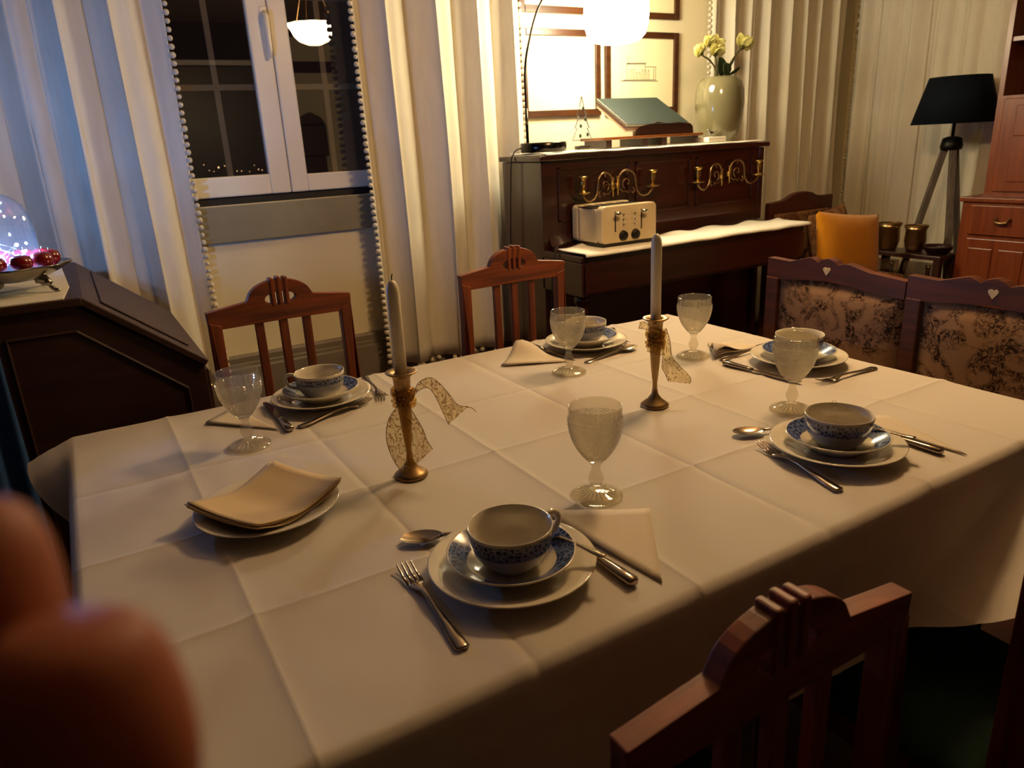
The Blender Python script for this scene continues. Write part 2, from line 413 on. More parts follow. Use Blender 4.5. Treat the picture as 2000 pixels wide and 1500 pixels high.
# window: two sashes with panes and glazing bars
win = thing('window_1', 'white casement window with night outside', 'window', (0, WY + .06, 0)); win['kind'] = 'structure'
bm = bmesh.new(); box(bm, WX0, WX1, -.03, .10, WZ0, WZ0 + .028)
obj('sill_strip', bm, 'black_strip', win)  # solid black strip below the sashes
def sash(xa, xb, za, zb, sl, sr, rb, rt, bars):
    bm = bmesh.new()
    box(bm, xa, xa + sl, -.02, .02, za, zb); box(bm, xb - sr, xb, -.02, .02, za, zb)
    box(bm, xa + sl, xb - sr, -.02, .02, za, za + rb); box(bm, xa + sl, xb - sr, -.02, .02, zb - rt, zb)
    s = obj('sash', bm, 'white_paint', win, bevel=.006)
    obj('pane', B(xa + sl - .004, xb - sr + .004, .002, .006, za + rb - .004, zb - rt + .004), 'window_glass', s)
    xm = bars
    for z in (1.588, 1.96): obj('glazing_bar', B(xa + sl, xb - sr, .012, .02, z - .012, z + .012), 'white_paint', s)
    obj('glazing_bar', B(xm - .012, xm + .012, .011, .021, za + rb, zb - rt), 'white_paint', s)
sash(WX0, .921, 1.128, WZ1, .075, .09, .088, .08, .667)
sash(.925, WX1, 1.128, WZ1, .08, .075, .078, .08, 1.152)
obj('window_frame', (lambda bm: (box(bm, WX0 - .0, WX0 + .02, .02, .10, WZ0, WZ1), box(bm, WX1 - .02, WX1, .02, .10, WZ0, WZ1), bm)[-1])(bmesh.new()), 'white_paint', win)
h = obj('handle', TU([(.905, -.03, 1.88), (.905, -.05, 1.87), (.905, -.05, 1.74), (.905, -.047, 1.70)], [.014, .013, .011, .007], 8), 'white_paint', win, True)
obj('handle_plate', B(.889, .921, -.026, -.019, 1.83, 1.91), 'white_paint', win, bevel=.004)
# town lights far outside
for i, (px, py, s) in enumerate([(398, 322, 1), (427, 327, 2.0), (439, 324, 1.1), (409, 333, .8), (418, 335, .7), (463, 334, .9), (472, 334, 1), (497, 323, .8), (505, 331, 1.2), (512, 332, 1), (488, 335, .7), (446, 337, .8)]):
    d = ray(px, py).normalized(); p = Vector((0, 0, CAMZ)) + d * 90
    o = obj('town_light', BA((0, 0, 0), .05 * s, 1), 'town_light', loc=p); tag(o, 'tiny distant town light seen through the dark window pane', 'light', 'town lights beyond the window')
    bpy_post = None

# ------------------------------------------------------------------ curtains
bm = bmesh.new(); ball(bm, (0, 0, 0), .0115, 2)
pom_me = bpy.data.meshes.new('pompom'); bm.to_mesh(pom_me); bm.free(); pom_me.materials.append(MATS['pompom'])
pom_me.polygons.foreach_set('use_smooth', [True] * len(pom_me.polygons))
def curtain(label, a, b, zt, zb, folds, amp, seed, edges='', hem=False, group=None, pom_z=(0, 9), gap=0., sp=.031, hem_u=(0, 1)):
    rnd = random.Random(seed); a = Vector(a); b = Vector(b); L = (b - a).length; d = (b - a) / L; nrm = Vector((d.y, -d.x))  # towards room
    K = [(rnd.uniform(.75, 1.25), rnd.uniform(0, 6.28)) for _ in range(int(folds) + 2)]
    cum = [0]
    for k in K[:int(folds)]: cum.append(cum[-1] + k[0])
    def P(u, z):
        s = u * cum[-1]; i = 0
        while i < len(cum) - 2 and s > cum[i + 1]: i += 1
        f = (s - cum[i]) / (cum[i + 1] - cum[i])
        ph = gap + 2 * PI * (f + .04 * math.sin(z * 2.1 + K[i][1]))
        zz = (zt - z) / (zt - zb)
        A = amp * (.65 + .45 * zz) * (.8 + .35 * math.sin(K[i][1]))
        q = math.sin(ph); off = A * (abs(q) ** .75) * (1 if q > 0 else -1) + .12 * amp * math.sin(3 * ph + K[i][1] + 2 * zz)
        sx = .45 * A * math.sin(2 * ph + .6)
        t = u * L + sx * min(1, 8 * u, 8 * (1 - u)) + .012 * math.sin(z * 1.7 + seed) * u
        p = a + d * t + nrm * off
        return Vector((p.x, p.y, z))
    nc = max(24, int(folds * 22)); nr = 34
    rows = [[P(j / nc, zt + (zb - zt) * i / nr) for j in range(nc + 1)] for i in range(nr + 1)]
    me = grid_mesh('curtain', rows, 'curtain')
    o = link('curtain', me, None, True); solid(o, .003); tag(o, label, 'curtain', group)
    def pom(p, out):
        c = bpy.data.objects.new('pompom', pom_me); col.objects.link(c); c.parent = o; c.location = p + out
        c.rotation_euler = (rnd.random() * 6, rnd.random() * 6, 0); s = rnd.uniform(.85, 1.15); c.scale = (s, s, s * 1.1)
    for e in edges:
        u = 0 if e == 'L' else 1; sg = -1 if e == 'L' else 1
        z = zb
        while z < min(zt, pom_z[1]):
            if z >= pom_z[0]: pom(P(u, z), Vector((d.x * sg * .010, d.y * sg * .010, 0)))
            z += sp
    if hem:
        u = hem_u[0]
        while u <= hem_u[1]:
            pom(P(u, zb), Vector((0, 0, -.014))); u += sp / L
    return o
curtain('cream curtain bunched behind the dark writing desk, lit bluish by the glass dome', (-.62, 3.43), (.485, 3.43), 2.62, .24, 6, .06, 3, 'R', False, pom_z=(.25, 2.1))
curtain('cream curtain with pompom trim between the window and the picture frames', (1.262, 3.42), (2.105, 3.42), 2.62, .24, 4, .065, 11, 'LR', True, pom_z=(.25, 2.1), hem_u=(0, .75), gap=PI)
curtain('cream curtain with pompom trim hanging behind the celadon vase', (3.43, 3.42), (4.66, 3.42), 2.62, .05, 8, .05, 21, 'L', False, pom_z=(1.2, 2.1))
curtain('cream curtain in the far corner behind the navy tripod lamp', (4.76, 3.40), (4.76, 1.75), 2.62, .05, 9, .045, 31, 'L', False, pom_z=(.7, 2.1), sp=.05)
tag(obj('curtain_rod', TU([(X0 + .02, 3.40, 2.66), (X1 - .02, 3.40, 2.66)], .014, 10), 'brass_dull', None, True), 'long brass rod carrying the cream curtains above the window', 'curtain rod')
# ------------------------------------------------------------------ table, cloth
TX0, TX1, TY0, TY1, TZ = -.083, 1.59, .586, 1.735, .75
t = thing('dining_table', 'wooden dining table standing under the white tablecloth', 'table', (.7535, 1.16, 0))
hx, hy = (TX1 - TX0) / 2 - .012, (TY1 - TY0) / 2 - .012
obj('tabletop', B(-hx, hx, -hy, hy, .715, .745), 'dark_wood', t, bevel=.004)
bm = bmesh.new()
for s in (-1, 1): box(bm, -hx + .08, hx - .08, s * (hy - .08) - .011, s * (hy - .08) + .011, .62, .715); box(bm, s * (hx - .08) - .011, s * (hx - .08) + .011, -hy + .08, hy - .08, .62, .715)
obj('apron', bm, 'dark_wood', t)
for sx in (-1, 1):
    for sy in (-1, 1):
        bm = bmesh.new(); tube(bm, [(sx * (hx - .08), sy * (hy - .08), 0), (sx * (hx - .08), sy * (hy - .08), .715)], [.028, .042], 4); obj('leg', bm, 'dark_wood', t, bevel=.004)
XCR = [.10, .346, .594, .842, 1.09, 1.367]; YCR = [.848, 1.112, 1.385]
def cloth_h(x, y):
    h = .0
    for i, c in enumerate(XCR):
        d = abs(x - c); s = (1, -1, 1, -1, 1, 1)[i]
        h += s * .0026 * math.exp(-d / .007) + .0012 * math.exp(-(d / .04) ** 2)
    for i, c in enumerate(YCR):
        d = abs(y - c); h += (1, 1, -1)[i] * .0024 * math.exp(-d / .007) + .0010 * math.exp(-(d / .04) ** 2)
    n1 = noise.noise(Vector((x * 5, y * 5, 1.3))); n2 = noise.noise(Vector((x * 11 + y * 4, y * 9 - x * 5, 4.1)))
    h += .0010 * n1 + .0005 * n2
    # crumpled patch at the left end
    g = math.exp(-((x - .12) / .20) ** 2 - ((y - 1.40) / .22) ** 2)
    h += g * (.0035 * abs(noise.noise(Vector((x * 16, y * 16, 9.)))) + .002 * noise.noise(Vector((x * 24, y * 10, 2.))))
    g = math.exp(-((x - .10) / .22) ** 2 - ((y - .72) / .14) ** 2)
    h += g * .0035 * abs(noise.noise(Vector((x * 9 + y * 6, y * 7, 5.))))
    return max(h, -.0012)
def axis_samples(lo, hi, cr, DA, DB):
    xs = []; x = lo - DA
    while x < lo: xs.append(x); x += .012
    x = lo
    while x < hi: xs.append(x); x += .0085
    x = hi
    while x < hi + DB: xs.append(x); x += .012
    xs += [hi + DB] + [c + o for c in cr for o in (-.003, 0, .003)]
    return sorted(set(round(v, 4) for v in xs))
AX = axis_samples(TX0, TX1, XCR, .10, .235); AY = axis_samples(TY0, TY1, YCR, .235, .12)
def cloth_p(a, b):
    dx = max(TX0 - a, 0, a - TX1); dy = max(TY0 - b, 0, b - TY1)
    sx = -1 if a < TX0 else 1; sy = -1 if b < TY0 else 1
    cx = min(max(a, TX0), TX1); cy = min(max(b, TY0), TY1)
    z0 = TZ + cloth_h(cx, cy)
    if dx == 0 and dy == 0: return (a, b, z0)
    r = math.hypot(dx, dy); th = math.atan2(dy, dx)
    # angle of the hanging sheet from the vertical: plumb along the sides, flared where the cloth gathers at a corner
    side = 0.06
    k = math.sin(2 * th) if dx > 0 and dy > 0 else 0
    flare = {(-1, 1): .25, (1, -1): .45, (-1, -1): .5, (1, 1): .6}[(sx, sy)]
    if dx > 0 and dy > 0 and sx > 0 and sy < 0: side = .06 + .80 * (1 - dx / (dx + dy))
    if dx > 0 and dy > 0 and sx < 0 and sy > 0: side = .06 + 1.12 * dx / (dx + dy)
    phi = side + flare * k ** (.6 if sx < 0 and sy > 0 else 1.3)
    # long shallow waves along the front side, swinging out towards the right corner
    if dy > 0 and sy < 0 and dx == 0:
        phi += .10 * math.sin(a * 9.) * .5 + .03
        q_ = min(1, max(0, (a - (1.44 - .42 * r / .235)) / .14)); phi += .80 * q_ * q_ * (3 - 2 * q_)
    if dx > 0 and dy == 0: phi += .05 * math.sin(b * 11.)
    if sx < 0 and dx > 0 and dy == 0:
        q_ = min(1, max(0, (b - 1.44) / .26)); phi += 1.12 * q_ * q_ * (3 - 2 * q_)
    R0 = .018
    A_ = PI / 2 - min(phi, 1.4)
    if r < R0 * A_:
        out = R0 * math.sin(r / R0); dn = R0 * (1 - math.cos(r / R0))
    else:
        q = r - R0 * A_; out = R0 * math.sin(A_) + q * math.cos(A_) + .0025 * math.exp(-((r - .072) / .007) ** 2); dn = R0 * (1 - math.cos(A_)) + q * math.sin(A_)
    # crease across the hanging part
    return (cx + (sx * math.cos(th) * out if dx > 0 else 0), cy + (sy * math.sin(th) * out if dy > 0 else 0), z0 - dn + .0015 * math.sin(a * 40) * (r > .05))
me = grid_mesh('tablecloth', [[cloth_p(a, b) for a in AX] for b in AY], 'table_cloth')
tc_ = link('tablecloth', me, None, True); tag(tc_, 'white creased tablecloth draped over the dining table', 'tablecloth')

# ------------------------------------------------------------------ dining chairs
def crest_poly():
    right = [(.185, .884), (.188, .93), (.086, .944)]
    arch = [(.0825 * math.cos(a), .946 + .047 * math.sin(a)) for a in [PI * i / 16 for i in range(1, 16)]]
    left = [(-.086, .944), (-.188, .93), (-.185, .884)]
    return right + arch + left + [(0, .886)]
def make_chair(label, group):
    t = thing('dining_chair', label, 'chair', group=group)
    bm = bmesh.new(); ov = lambda a: 1 / math.sqrt((math.cos(a) / .040) ** 2 + (math.sin(a) / .0165) ** 2)
    holed(bm, crest_poly(), ov, (0, .944), -.012, .012)
    c = obj('crest_rail', bm, 'chair_wood_x', t, bevel=.002)
    for x in (-.018, 0, .018):
        obj('crest_bar', B(x - .0055, x + .0055, -.014, .014, .925, 1.0 - abs(x) * .12), 'chair_wood', c, bevel=.003)
    for x in (-.062, 0, .062): obj('slat', B(x - .011, x + .011, -.008, .008, .50, .890), 'chair_wood', t, bevel=.002)
    obj('back_rail', B(-.17, .17, -.010, .010, .47, .51), 'chair_wood_x', t, bevel=.002)
    for s in (-1, 1):
        bm = bmesh.new(); prism(bm, [(s * .155, .895), (s * .186, .905), (s * .192, .46), (s * .188, 0), (s * .158, 0), (s * .158, .46)], -.014, .014)
        for v in bm.verts:
            if v.co.z < .44: v.co.y -= (.44 - v.co.z) * .10
        obj('back_post', bm, 'chair_wood', t, bevel=.003)
        bm = bmesh.new(); tube(bm, [(s * .19, .40, 0), (s * .19, .40, .44)], [.018, .027], 4); obj('leg', bm, 'chair_wood', t, bevel=.002)
        obj('side_rail', B(s * .185 - .011, s * .185 + .011, .0, .40, .385, .445), 'chair_wood_x', t)
    obj('front_rail', B(-.18, .18, .39, .412, .385, .445), 'chair_wood_x', t)
    obj('stretcher', B(-.18, .18, .18, .20, .16, .185), 'chair_wood_x', t)
    # padded seat
    rows = []
    for i in range(13):
        v = i / 12
        rows.append([((.196 + .014 * v) * (2 * j / 12 - 1), .016 + .41 * v, .447 + .028 * (1 - (2 * j / 12 - 1) ** 6) * (1 - (2 * v - 1) ** 6) ** .5 if 0 < v < 1 else .447) for j in range(13)])
    me = grid_mesh('seat', rows, 'green_fabric'); s_ = link('seat', me, t, True); solid(s_, .02, -1)
    return t
GC = 'dining chairs around the table'
ch = make_chair('dark reddish wooden dining chair in front of the window wall', GC)
ch.location = (.434, 1.95, 0); ch.rotation_euler = (0, 0, PI)
dup(ch, (1.148, 1.95, 0), PI, 'bright brown wooden dining chair in front of the curtain and piano')
dup(ch, (.468, .358, 0), 0, 'shadowed dining chair pushed in at the front, its crest rail top catching the light').scale = (.98, .95, .915)
dup(ch, (1.085, .345, 0), 0, 'shadowed dining chair cut off by the frame, green seat showing beside its back post', sc=.93)
# ------------------------------------------------------------------ tableware
ZT = .7525
def make_plate():
    bm = LA([(0, .004), (.055, .004), (.058, .0), (.064, .0), (.068, .004), (.085, .012), (.108, .0195), (.112, .0215), (.1125, .0228), (.1105, .0232), (.086, .0155), (.072, .0085), (.06, .0065), (0, .0065)], 56)
    return obj('dinner_plate', bm, 'porcelain', None, True)
def make_saucer():
    t = thing('saucer', '', 'saucer')
    bm = LA([(0, .004), (.036, .004), (.038, 0), (.043, 0), (.046, .004), (.064, .014), (.083, .026), (.0862, .0285), (.0865, .030), (.085, .0305), (.060, .0155), (.046, .0075), (0, .006)], 56)
    obj('dish', bm, 'porcelain', t, True)
    obj('blue_band', LA([(.0835, .0302), (.080, .0284), (.0615, .0173), (.0600, .0163)], 56), 'blue_glaze', t, True)
    return t
def make_cup(style):
    t = thing('cup', '', 'cup')
    prof = [(0, .003), (.026, .003), (.028, 0), (.031, 0), (.033, .004), (.043, .013), (.0515, .027), (.0553, .042), (.0567, .0585), (.0563, .0597), (.0548, .0592), (.0533, .042), (.0495, .028), (.041, .0155), (.030, .008), (0, .007)]
    obj('bowl', LA(prof, 48), 'porcelain', t, True)
    if style == 'wide':  obj('blue_band', LA([(.0530, .0325), (.0546, .038), (.0556, .043), (.0566, .052), (.0571, .0555)], 48), 'blue_band', t, True)
    else: obj('blue_band', LA([(.0546, .0380), (.0556, .0430), (.0563, .0490), (.0569, .0535)], 48), 'blue_band', t, True)
    pts = spline([(.053, 0, .050), (.064, 0, .055), (.076, 0, .051), (.079, 0, .040), (.072, 0, .028), (.060, 0, .023), (.047, 0, .021)], 5)
    obj('handle', TU(pts, .0042, 8), 'porcelain', t, True)
    return t
def flat_ware(kind):
    """fork, spoon or knife: lies along +Y, handle end at y=0, flat on the table"""
    L_ = {'fork': .200, 'spoon': .195, 'teaspoon': .125, 'knife': .215}[kind]
    bm = bmesh.new()
    def strip(pts):  # (y, halfwidth, z, thick)
        rings = []
        for y, hw, z, th in pts:
            rings.append([bm.verts.new(p) for p in ((-hw, y, z), (0, y, z - th * .2), (hw, y, z), (hw * .8, y, z + th), (0, y, z + th * 1.25), (-hw * .8, y, z + th))])
        for A, C in zip(rings, rings[1:]):
            for i in range(6): bm.faces.new((A[i], A[(i + 1) % 6], C[(i + 1) % 6], C[i]))
        bm.faces.new(rings[0]); bm.faces.new(rings[-1][::-1])
    if kind == 'fork':
        strip([(0, .006, .0005, .002), (.004, .0098, .0005, .0025), (.03, .0085, .001, .0025), (.06, .0055, .003, .0025), (.10, .0033, .006, .0028), (.125, .0035, .006, .0028), (.138, .008, .004, .002), (.150, .0115, .002, .0017), (.156, .0118, .002, .0016)])
        for i in range(4):
            x = -.0098 + i * .00653
            bm2 = [(.154, .0022, .002), (.175, .0017, .003), (.195, .0012, .0085), (.198, .0005, .0098)]
            rings = [[bm.verts.new(p) for p in ((x - h_, y, z), (x + h_, y, z), (x + h_, y, z + .0016), (x - h_, y, z + .0016))] for y, h_, z in bm2]
            for A, C in zip(rings, rings[1:]):
                for k in range(4): bm.faces.new((A[k], A[(k + 1) % 4], C[(k + 1) % 4], C[k]))
            bm.faces.new(rings[0]); bm.faces.new(rings[-1][::-1])
    elif kind in ('spoon', 'teaspoon'):
        s = L_ / .195
        strip([(y * s, h_ * s, z * s, t_ * s) for y, h_, z, t_ in [(0, .006, .0005, .002), (.004, .0095, .0005, .0025), (.03, .008, .001, .0025), (.06, .005, .003, .0025), (.10, .0032, .006, .0028), (.128, .0034, .0065, .0028), (.136, .005, .006, .002)]])
        n = 20; rings = []
        for q in (1.0, .85, .6, .3):
            rings.append([bm.verts.new(((.0195 * q * math.cos(2 * PI * i / n)) * s, (.163 + .031 * q * math.sin(2 * PI * i / n)) * s, (.0015 + .0065 * q * q) * s)) for i in range(n)])
        cv = bm.verts.new((0, .163 * s, .0015 * s))
        for A, C in zip(rings, rings[1:]):
            for i in range(n): bm.faces.new((A[i], A[(i + 1) % n], C[(i + 1) % n], C[i]))
        for i in range(n): bm.faces.new((rings[-1][i], rings[-1][(i + 1) % n], cv))
    return bm, L_
def make_ware(kind):
    if kind == 'knife':
        t = thing('knife', '', 'knife')
        bm = bmesh.new(); rings = []
        for y, hw, z0, z1 in [(0, .006, .001, .009), (.003, .0092, 0, .0105), (.03, .0086, 0, .010), (.07, .0065, .001, .0085), (.085, .0058, .0015, .008)]:
            rings.append([bm.verts.new(p) for p in ((-hw, y, (z0 + z1) / 2), (-hw * .7, y, z0), (hw * .7, y, z0), (hw, y, (z0 + z1) / 2), (hw * .7, y, z1), (-hw * .7, y, z1))])
        for A, C in zip(rings, rings[1:]):
            for i in range(6): bm.faces.new((A[i], A[(i + 1) % 6], C[(i + 1) % 6], C[i]))
        bm.faces.new(rings[0]); bm.faces.new(rings[-1][::-1])
        obj('handle', bm, 'steel', t, True)
        bm = PR([(-.0045, .084), (.0045, .084), (.0085, .10), (.0085, .185), (.003, .212), (-.004, .215), (-.0075, .20), (-.0065, .10)], .004, .0055, 'Z')
        obj('blade', bm, 'steel', t)
        return t
    bm, L_ = flat_ware(kind); o = obj(kind, bm, 'steel', None, True); tag(o, '', kind); return o
PLATE = make_plate(); tag(PLATE, '', 'plate'); SAUCER = make_saucer(); CUPW = make_cup('wide'); CUPN = make_cup('narrow')
WARE = {k: make_ware(k) for k in ('fork', 'spoon', 'teaspoon', 'knife')}
USED = set()
def put(proto, loc, rz, label, group=None, tilt=None):
    if proto.name in USED: o = dup(proto, loc, rz, label, group)
    else:
        USED.add(proto.name); o = proto; o.location = loc; o.rotation_euler = (0, 0, rz); o['label'] = label
        if group: o['group'] = group
    if tilt: o.rotation_euler = (tilt[0], tilt[1], rz)
    return o
def ware(kind, a, b, label, z=ZT, lift=0.):
    """handle end at a, pointing to b"""
    dx, dy = b[0] - a[0], b[1] - a[1]; rz = math.atan2(-dx, dy)
    return put(WARE[kind], (a[0], a[1], z), rz, label, kind + 's on the tablecloth', tilt=(lift, 0))
def setting(c, cup, cup_rz, where):
    put(PLATE, (c[0], c[1], ZT), 0, 'white dinner plate ' + where, 'white dinner plates on the tablecloth')
    put(SAUCER, (c[0], c[1], ZT + .0068), .3, 'blue rimmed saucer ' + where, 'blue rimmed saucers')
    put(cup, (c[0], c[1], ZT + .0068 + .0066), cup_rz, 'blue banded porcelain cup ' + where, 'blue banded cups')
S1, S2, S3, S4, S5 = (.4155, .7455), (1.079, .741), (1.462, 1.130), (1.158, 1.588), (.42, 1.608)
W = {1: 'set before the chair with lit crest rail', 2: 'set before the chair with green seat showing', 3: 'set at the bench end',
     4: 'set before the chair by the piano', 5: 'set before the chair by the window'}
setting(S1, CUPW, .05, W[1]); setting(S2, CUPW, .75, W[2]); setting(S3, CUPN, .9, W[3]); setting(S4, CUPN, 2.6, W[4]); setting(S5, CUPN, 2.62, W[5])
ware('fork', (.288, .642), (.299, .86), 'table fork lying left of the plate ' + W[1])
ware('knife', (.527, .627), (.522, .84), 'table knife lying right of the plate ' + W[1])
ware('spoon', (.497, .824), (.338, .897), 'dessert spoon tucked behind the plate ' + W[1])
ware('teaspoon', (.501, .655), (.478, .79), 'teaspoon resting on the saucer ' + W[1], ZT + .0385, -.12)
ware('fork', (.956, .642), (1.000, .858), 'table fork lying left of the plate ' + W[2])
ware('knife', (1.208, .627), (1.206, .84), 'table knife lying right of the plate ' + W[2])
ware('spoon', (1.168, .815), (1.016, .890), 'dessert spoon tucked behind the plate ' + W[2])
ware('teaspoon', (1.152, .645), (1.143, .79), 'teaspoon resting on the saucer ' + W[2], ZT + .0385, -.12)
ware('fork', (1.558, .988), (1.36, .992), 'table fork lying beside the plate ' + W[3])
ware('knife', (1.316, 1.232), (1.333, 1.03), 'table knife lying across the head of the plate ' + W[3])
ware('spoon', (1.334, 1.257), (1.50, 1.262), 'soup spoon lying beside the napkin ' + W[3])
ware('fork', (1.335, 1.700), (1.247, 1.526), 'table fork half hidden by the plate ' + W[4])
ware('knife', (1.036, 1.712), (1.058, 1.50), 'table knife lying beside the folded napkin ' + W[4])
ware('spoon', (1.062, 1.459), (1.272, 1.494), 'soup spoon lying across the head of the plate ' + W[4])
ware('fork', (.326, 1.472), (.53, 1.545), 'table fork lying across the head of the plate ' + W[5])
ware('fork', (.562, 1.72), (.541, 1.54), 'table fork half hidden by the plate ' + W[5])
ware('knife', (.307, 1.462), (.304, 1.69), 'table knife with dark handle beside the goblet ' + W[5])
# napkins
def napkin(pts, label, m='napkin_white', peak=None):
    """folded paper napkin: thin layered sheet with slightly lifted corner"""
    t = thing('napkin', label, 'napkin', (0, 0, 0), group='folded napkins')
    cx = sum(p[0] for p in pts) / len(pts); cy = sum(p[1] for p in pts) / len(pts); t.location = (cx, cy, ZT)
    for k in range(2):
        bm = bmesh.new(); s = 1 - .02 * k; n = 10
        loc = [Vector(((p[0] - cx) * s, (p[1] - cy) * s, 0)) for p in pts]
        def q(u, v):
            p = loc[0] + (loc[1] - loc[0]) * u + (loc[2] - loc[0]) * v
            z = .0008 + k * .0014 + .0012 * math.sin(u * 5 + v * 4 + k)
            if peak: z += peak[2] * math.exp(-((p.x + cx - peak[0]) ** 2 + (p.y + cy - peak[1]) ** 2) / .0022) * (1 if k else .35)
            return (p.x, p.y, z)
        V = {(i, j): bm.verts.new(q(i / n, j / n)) for i in range(n + 1) for j in range(n + 1 - i)}
        for i in range(n):
            for j in range(n - i):
                bm.faces.new((V[i, j], V[i + 1, j], V[i, j + 1]))
                if i + j < n - 1: bm.faces.new((V[i + 1, j], V[i + 1, j + 1], V[i, j + 1]))
        o = obj('fold', bm, m, t, True); solid(o, .0009, 1)
    return t
napkin([(.536, .862), (.678, .772), (.560, .612)], 'cream triangular napkin by the knife ' + W[1])
napkin([(1.225, .85), (1.30, .79), (1.237, .600)], 'cream triangular napkin by the knife ' + W[2])
napkin([(1.325, 1.275), (1.43, 1.40), (1.53, 1.285)], 'cream napkin with an upturned corner beside the plate ' + W[3], peak=(1.36, 1.30, .03))
napkin([(.880, 1.580), (1.02, 1.70), (1.035, 1.50)], 'cream napkin peaked like a tent beside the plate ' + W[4], peak=(.985, 1.652, .035))
napkin([(.165, 1.628), (.235, 1.70), (.290, 1.487)], 'cream napkin lying under the goblet ' + W[5])
# plate with a stack of napkins
p6 = put(PLATE, (.182, 1.115, ZT), 0, 'white plate holding the stack of cream napkins', 'white dinner plates on the tablecloth')
for k in range(6):
    rows = []; n = 16; a0 = .50 + .02 * math.sin(k * 2.1)
    for i in range(n + 1):
        r_ = []
        for j in range(n + 1):
            x = (i / n - .5) * .172; y = (j / n - .5) * .160
            sag = .021 * ((x / .086) ** 2) * .9 + .006 * (y / .08) ** 2
            r_.append((x * math.cos(a0) - y * math.sin(a0), x * math.sin(a0) + y * math.cos(a0), sag + .0012 * math.sin(7 * x * 10 + k)))
        rows.append(r_)
    me = grid_mesh('napkin', rows, 'napkin'); o = link('napkin', me, None, True, (.181 + .003 * math.sin(k * 3), 1.118 + .003 * math.cos(k * 2), ZT + .0095 + k * .0021)); solid(o, .0015, 1)
    tag(o, 'cream square napkin, %s of the stack on the white plate' % ('bottom', 'second from the bottom', 'third from the bottom', 'third from the top', 'second from the top', 'topmost')[k], 'napkin', 'stacked napkins on the white plate')
# goblets
def make_goblet():
    t = thing('goblet', '', 'goblet')
    prof = [(0, .0035), (.030, .0022), (.0405, .0), (.0425, .0012), (.0420, .0030), (.030, .0062), (.016, .0105), (.0085, .0155), (.0070, .0180), (.0095, .0225), (.0125, .0300), (.0118, .0360), (.0085, .0430), (.0068, .0500), (.0075, .0555), (.0105, .0585), (0, .0600)]
    def foot(k, i, a, z): return .0
    bm = bmesh.new(); lathe(bm, prof, 40); obj('stem', bm, 'goblet_clear', t, True)
    bm = bmesh.new()   # moulded rays on the foot
    for i in range(20):
        a = 2 * PI * i / 20; c_, s_ = math.cos(a), math.sin(a)
        tube(bm, [(.012 * c_, .012 * s_, .0130), (.022 * c_, .022 * s_, .0092), (.032 * c_, .032 * s_, .0064)], [.0007, .0013, .0006], 4)
    obj('foot_rays', bm, 'goblet_cut', t)
    seg = 128; op = [(.0030, .0600), (.0095, .0605)]; n = 60
    for k in range(n + 1):
        z = .0630 + (.1370 - .0630) * k / n; q = k / n
        op.append((.0130 + .0285 * (1 - (1 - q) ** 2.4) + .0015 * q, z))
    def rel(k, i, a, z):
        if k < 3 or k > n: return 0
        u = (k - 2) / 4.; v = i / 4.
        du = abs(((u + v) % 1) - .5) * 2; dv = abs(((u - v) % 1) - .5) * 2
        return .0024 * (min(du, dv) - .35)
    outer = bmesh.new(); lathe(outer, op, seg, rfun=rel); 
    obj('cut_bowl', outer, 'goblet_cut', t, False)
    rim = [(.0428, .1370), (.0434, .1382), (.0430, .1395), (.0420, .1410), (.0418, .1545), (.0411, .1555), (.0403, .1545), (.0403, .137), (.038, .115), (.030, .088), (.018, .070), (0, .0655)]
    obj('rim', LA(rim, 64), 'goblet_clear', t, True)
    return t
GOB = make_goblet()
for (x, y), lab in zip([(.640, .857), (1.191, .928), (.988, 1.427), (.218, 1.439), (1.313, 1.334)],
    ['diamond cut goblet standing alone between the two candle holders and the front cup', 'diamond cut goblet overlapping the cup at the bench end', 'diamond cut goblet in front of the bright brown chair by the piano',
     'diamond cut goblet in front of the dark reddish chair, napkin under it', 'diamond cut goblet between the right candle and the bench']):
    put(GOB, (x, y, ZT - .0005), random.random(), lab, 'diamond cut goblets')
# candle holders, candles, ribbons
def make_holder():
    t = thing('candle_holder', '', 'candle holder')
    prof = [(0, 0), (.0285, 0), (.0300, .002), (.0295, .0045), (.024, .009), (.015, .016), (.0075, .027), (.0052, .040), (.0050, .052), (.0062, .060), (.0085, .085), (.0115, .125), (.0140, .165), (.0150, .180), (.0165, .184), (.0265, .190), (.0270, .1915), (.0255, .1925), (.0150, .190), (.0118, .186), (.0112, .165), (0, .165)]
    obj('body', LA(prof, 36), 'bronze', t, True); return t
HOLD = make_holder()
H1, H2 = (.427, 1.112), (.991, 1.116)
put(HOLD, (*H1, ZT - .0005), 0, 'slim bronze candle holder wearing a wide sheer gold ribbon down to its foot', 'bronze candle holders')
put(HOLD, (*H2, ZT - .0005), .5, 'slim bronze candle holder with bare stem beside the goblets', 'bronze candle holders')
def candle(xy, h, label):
    t = thing('candle', label, 'candle', (*xy, ZT + .1655), group='cream taper candles')
    obj('taper', LA([(0, 0), (.0107, 0), (.0107, h - .022), (.0098, h - .012), (.006, h - .003), (.002, h), (0, h)], 24), 'wax', t, True)
    obj('wick', TU([(0, 0, h - .002), (.0005, 0, h + .006), (.002, 0, h + .010)], .0011, 6), 'wick', t, True)
candle(H1, .180, 'cream taper candle standing before the curtain edge')
candle(H2, .196, 'cream taper candle standing before the toaster')
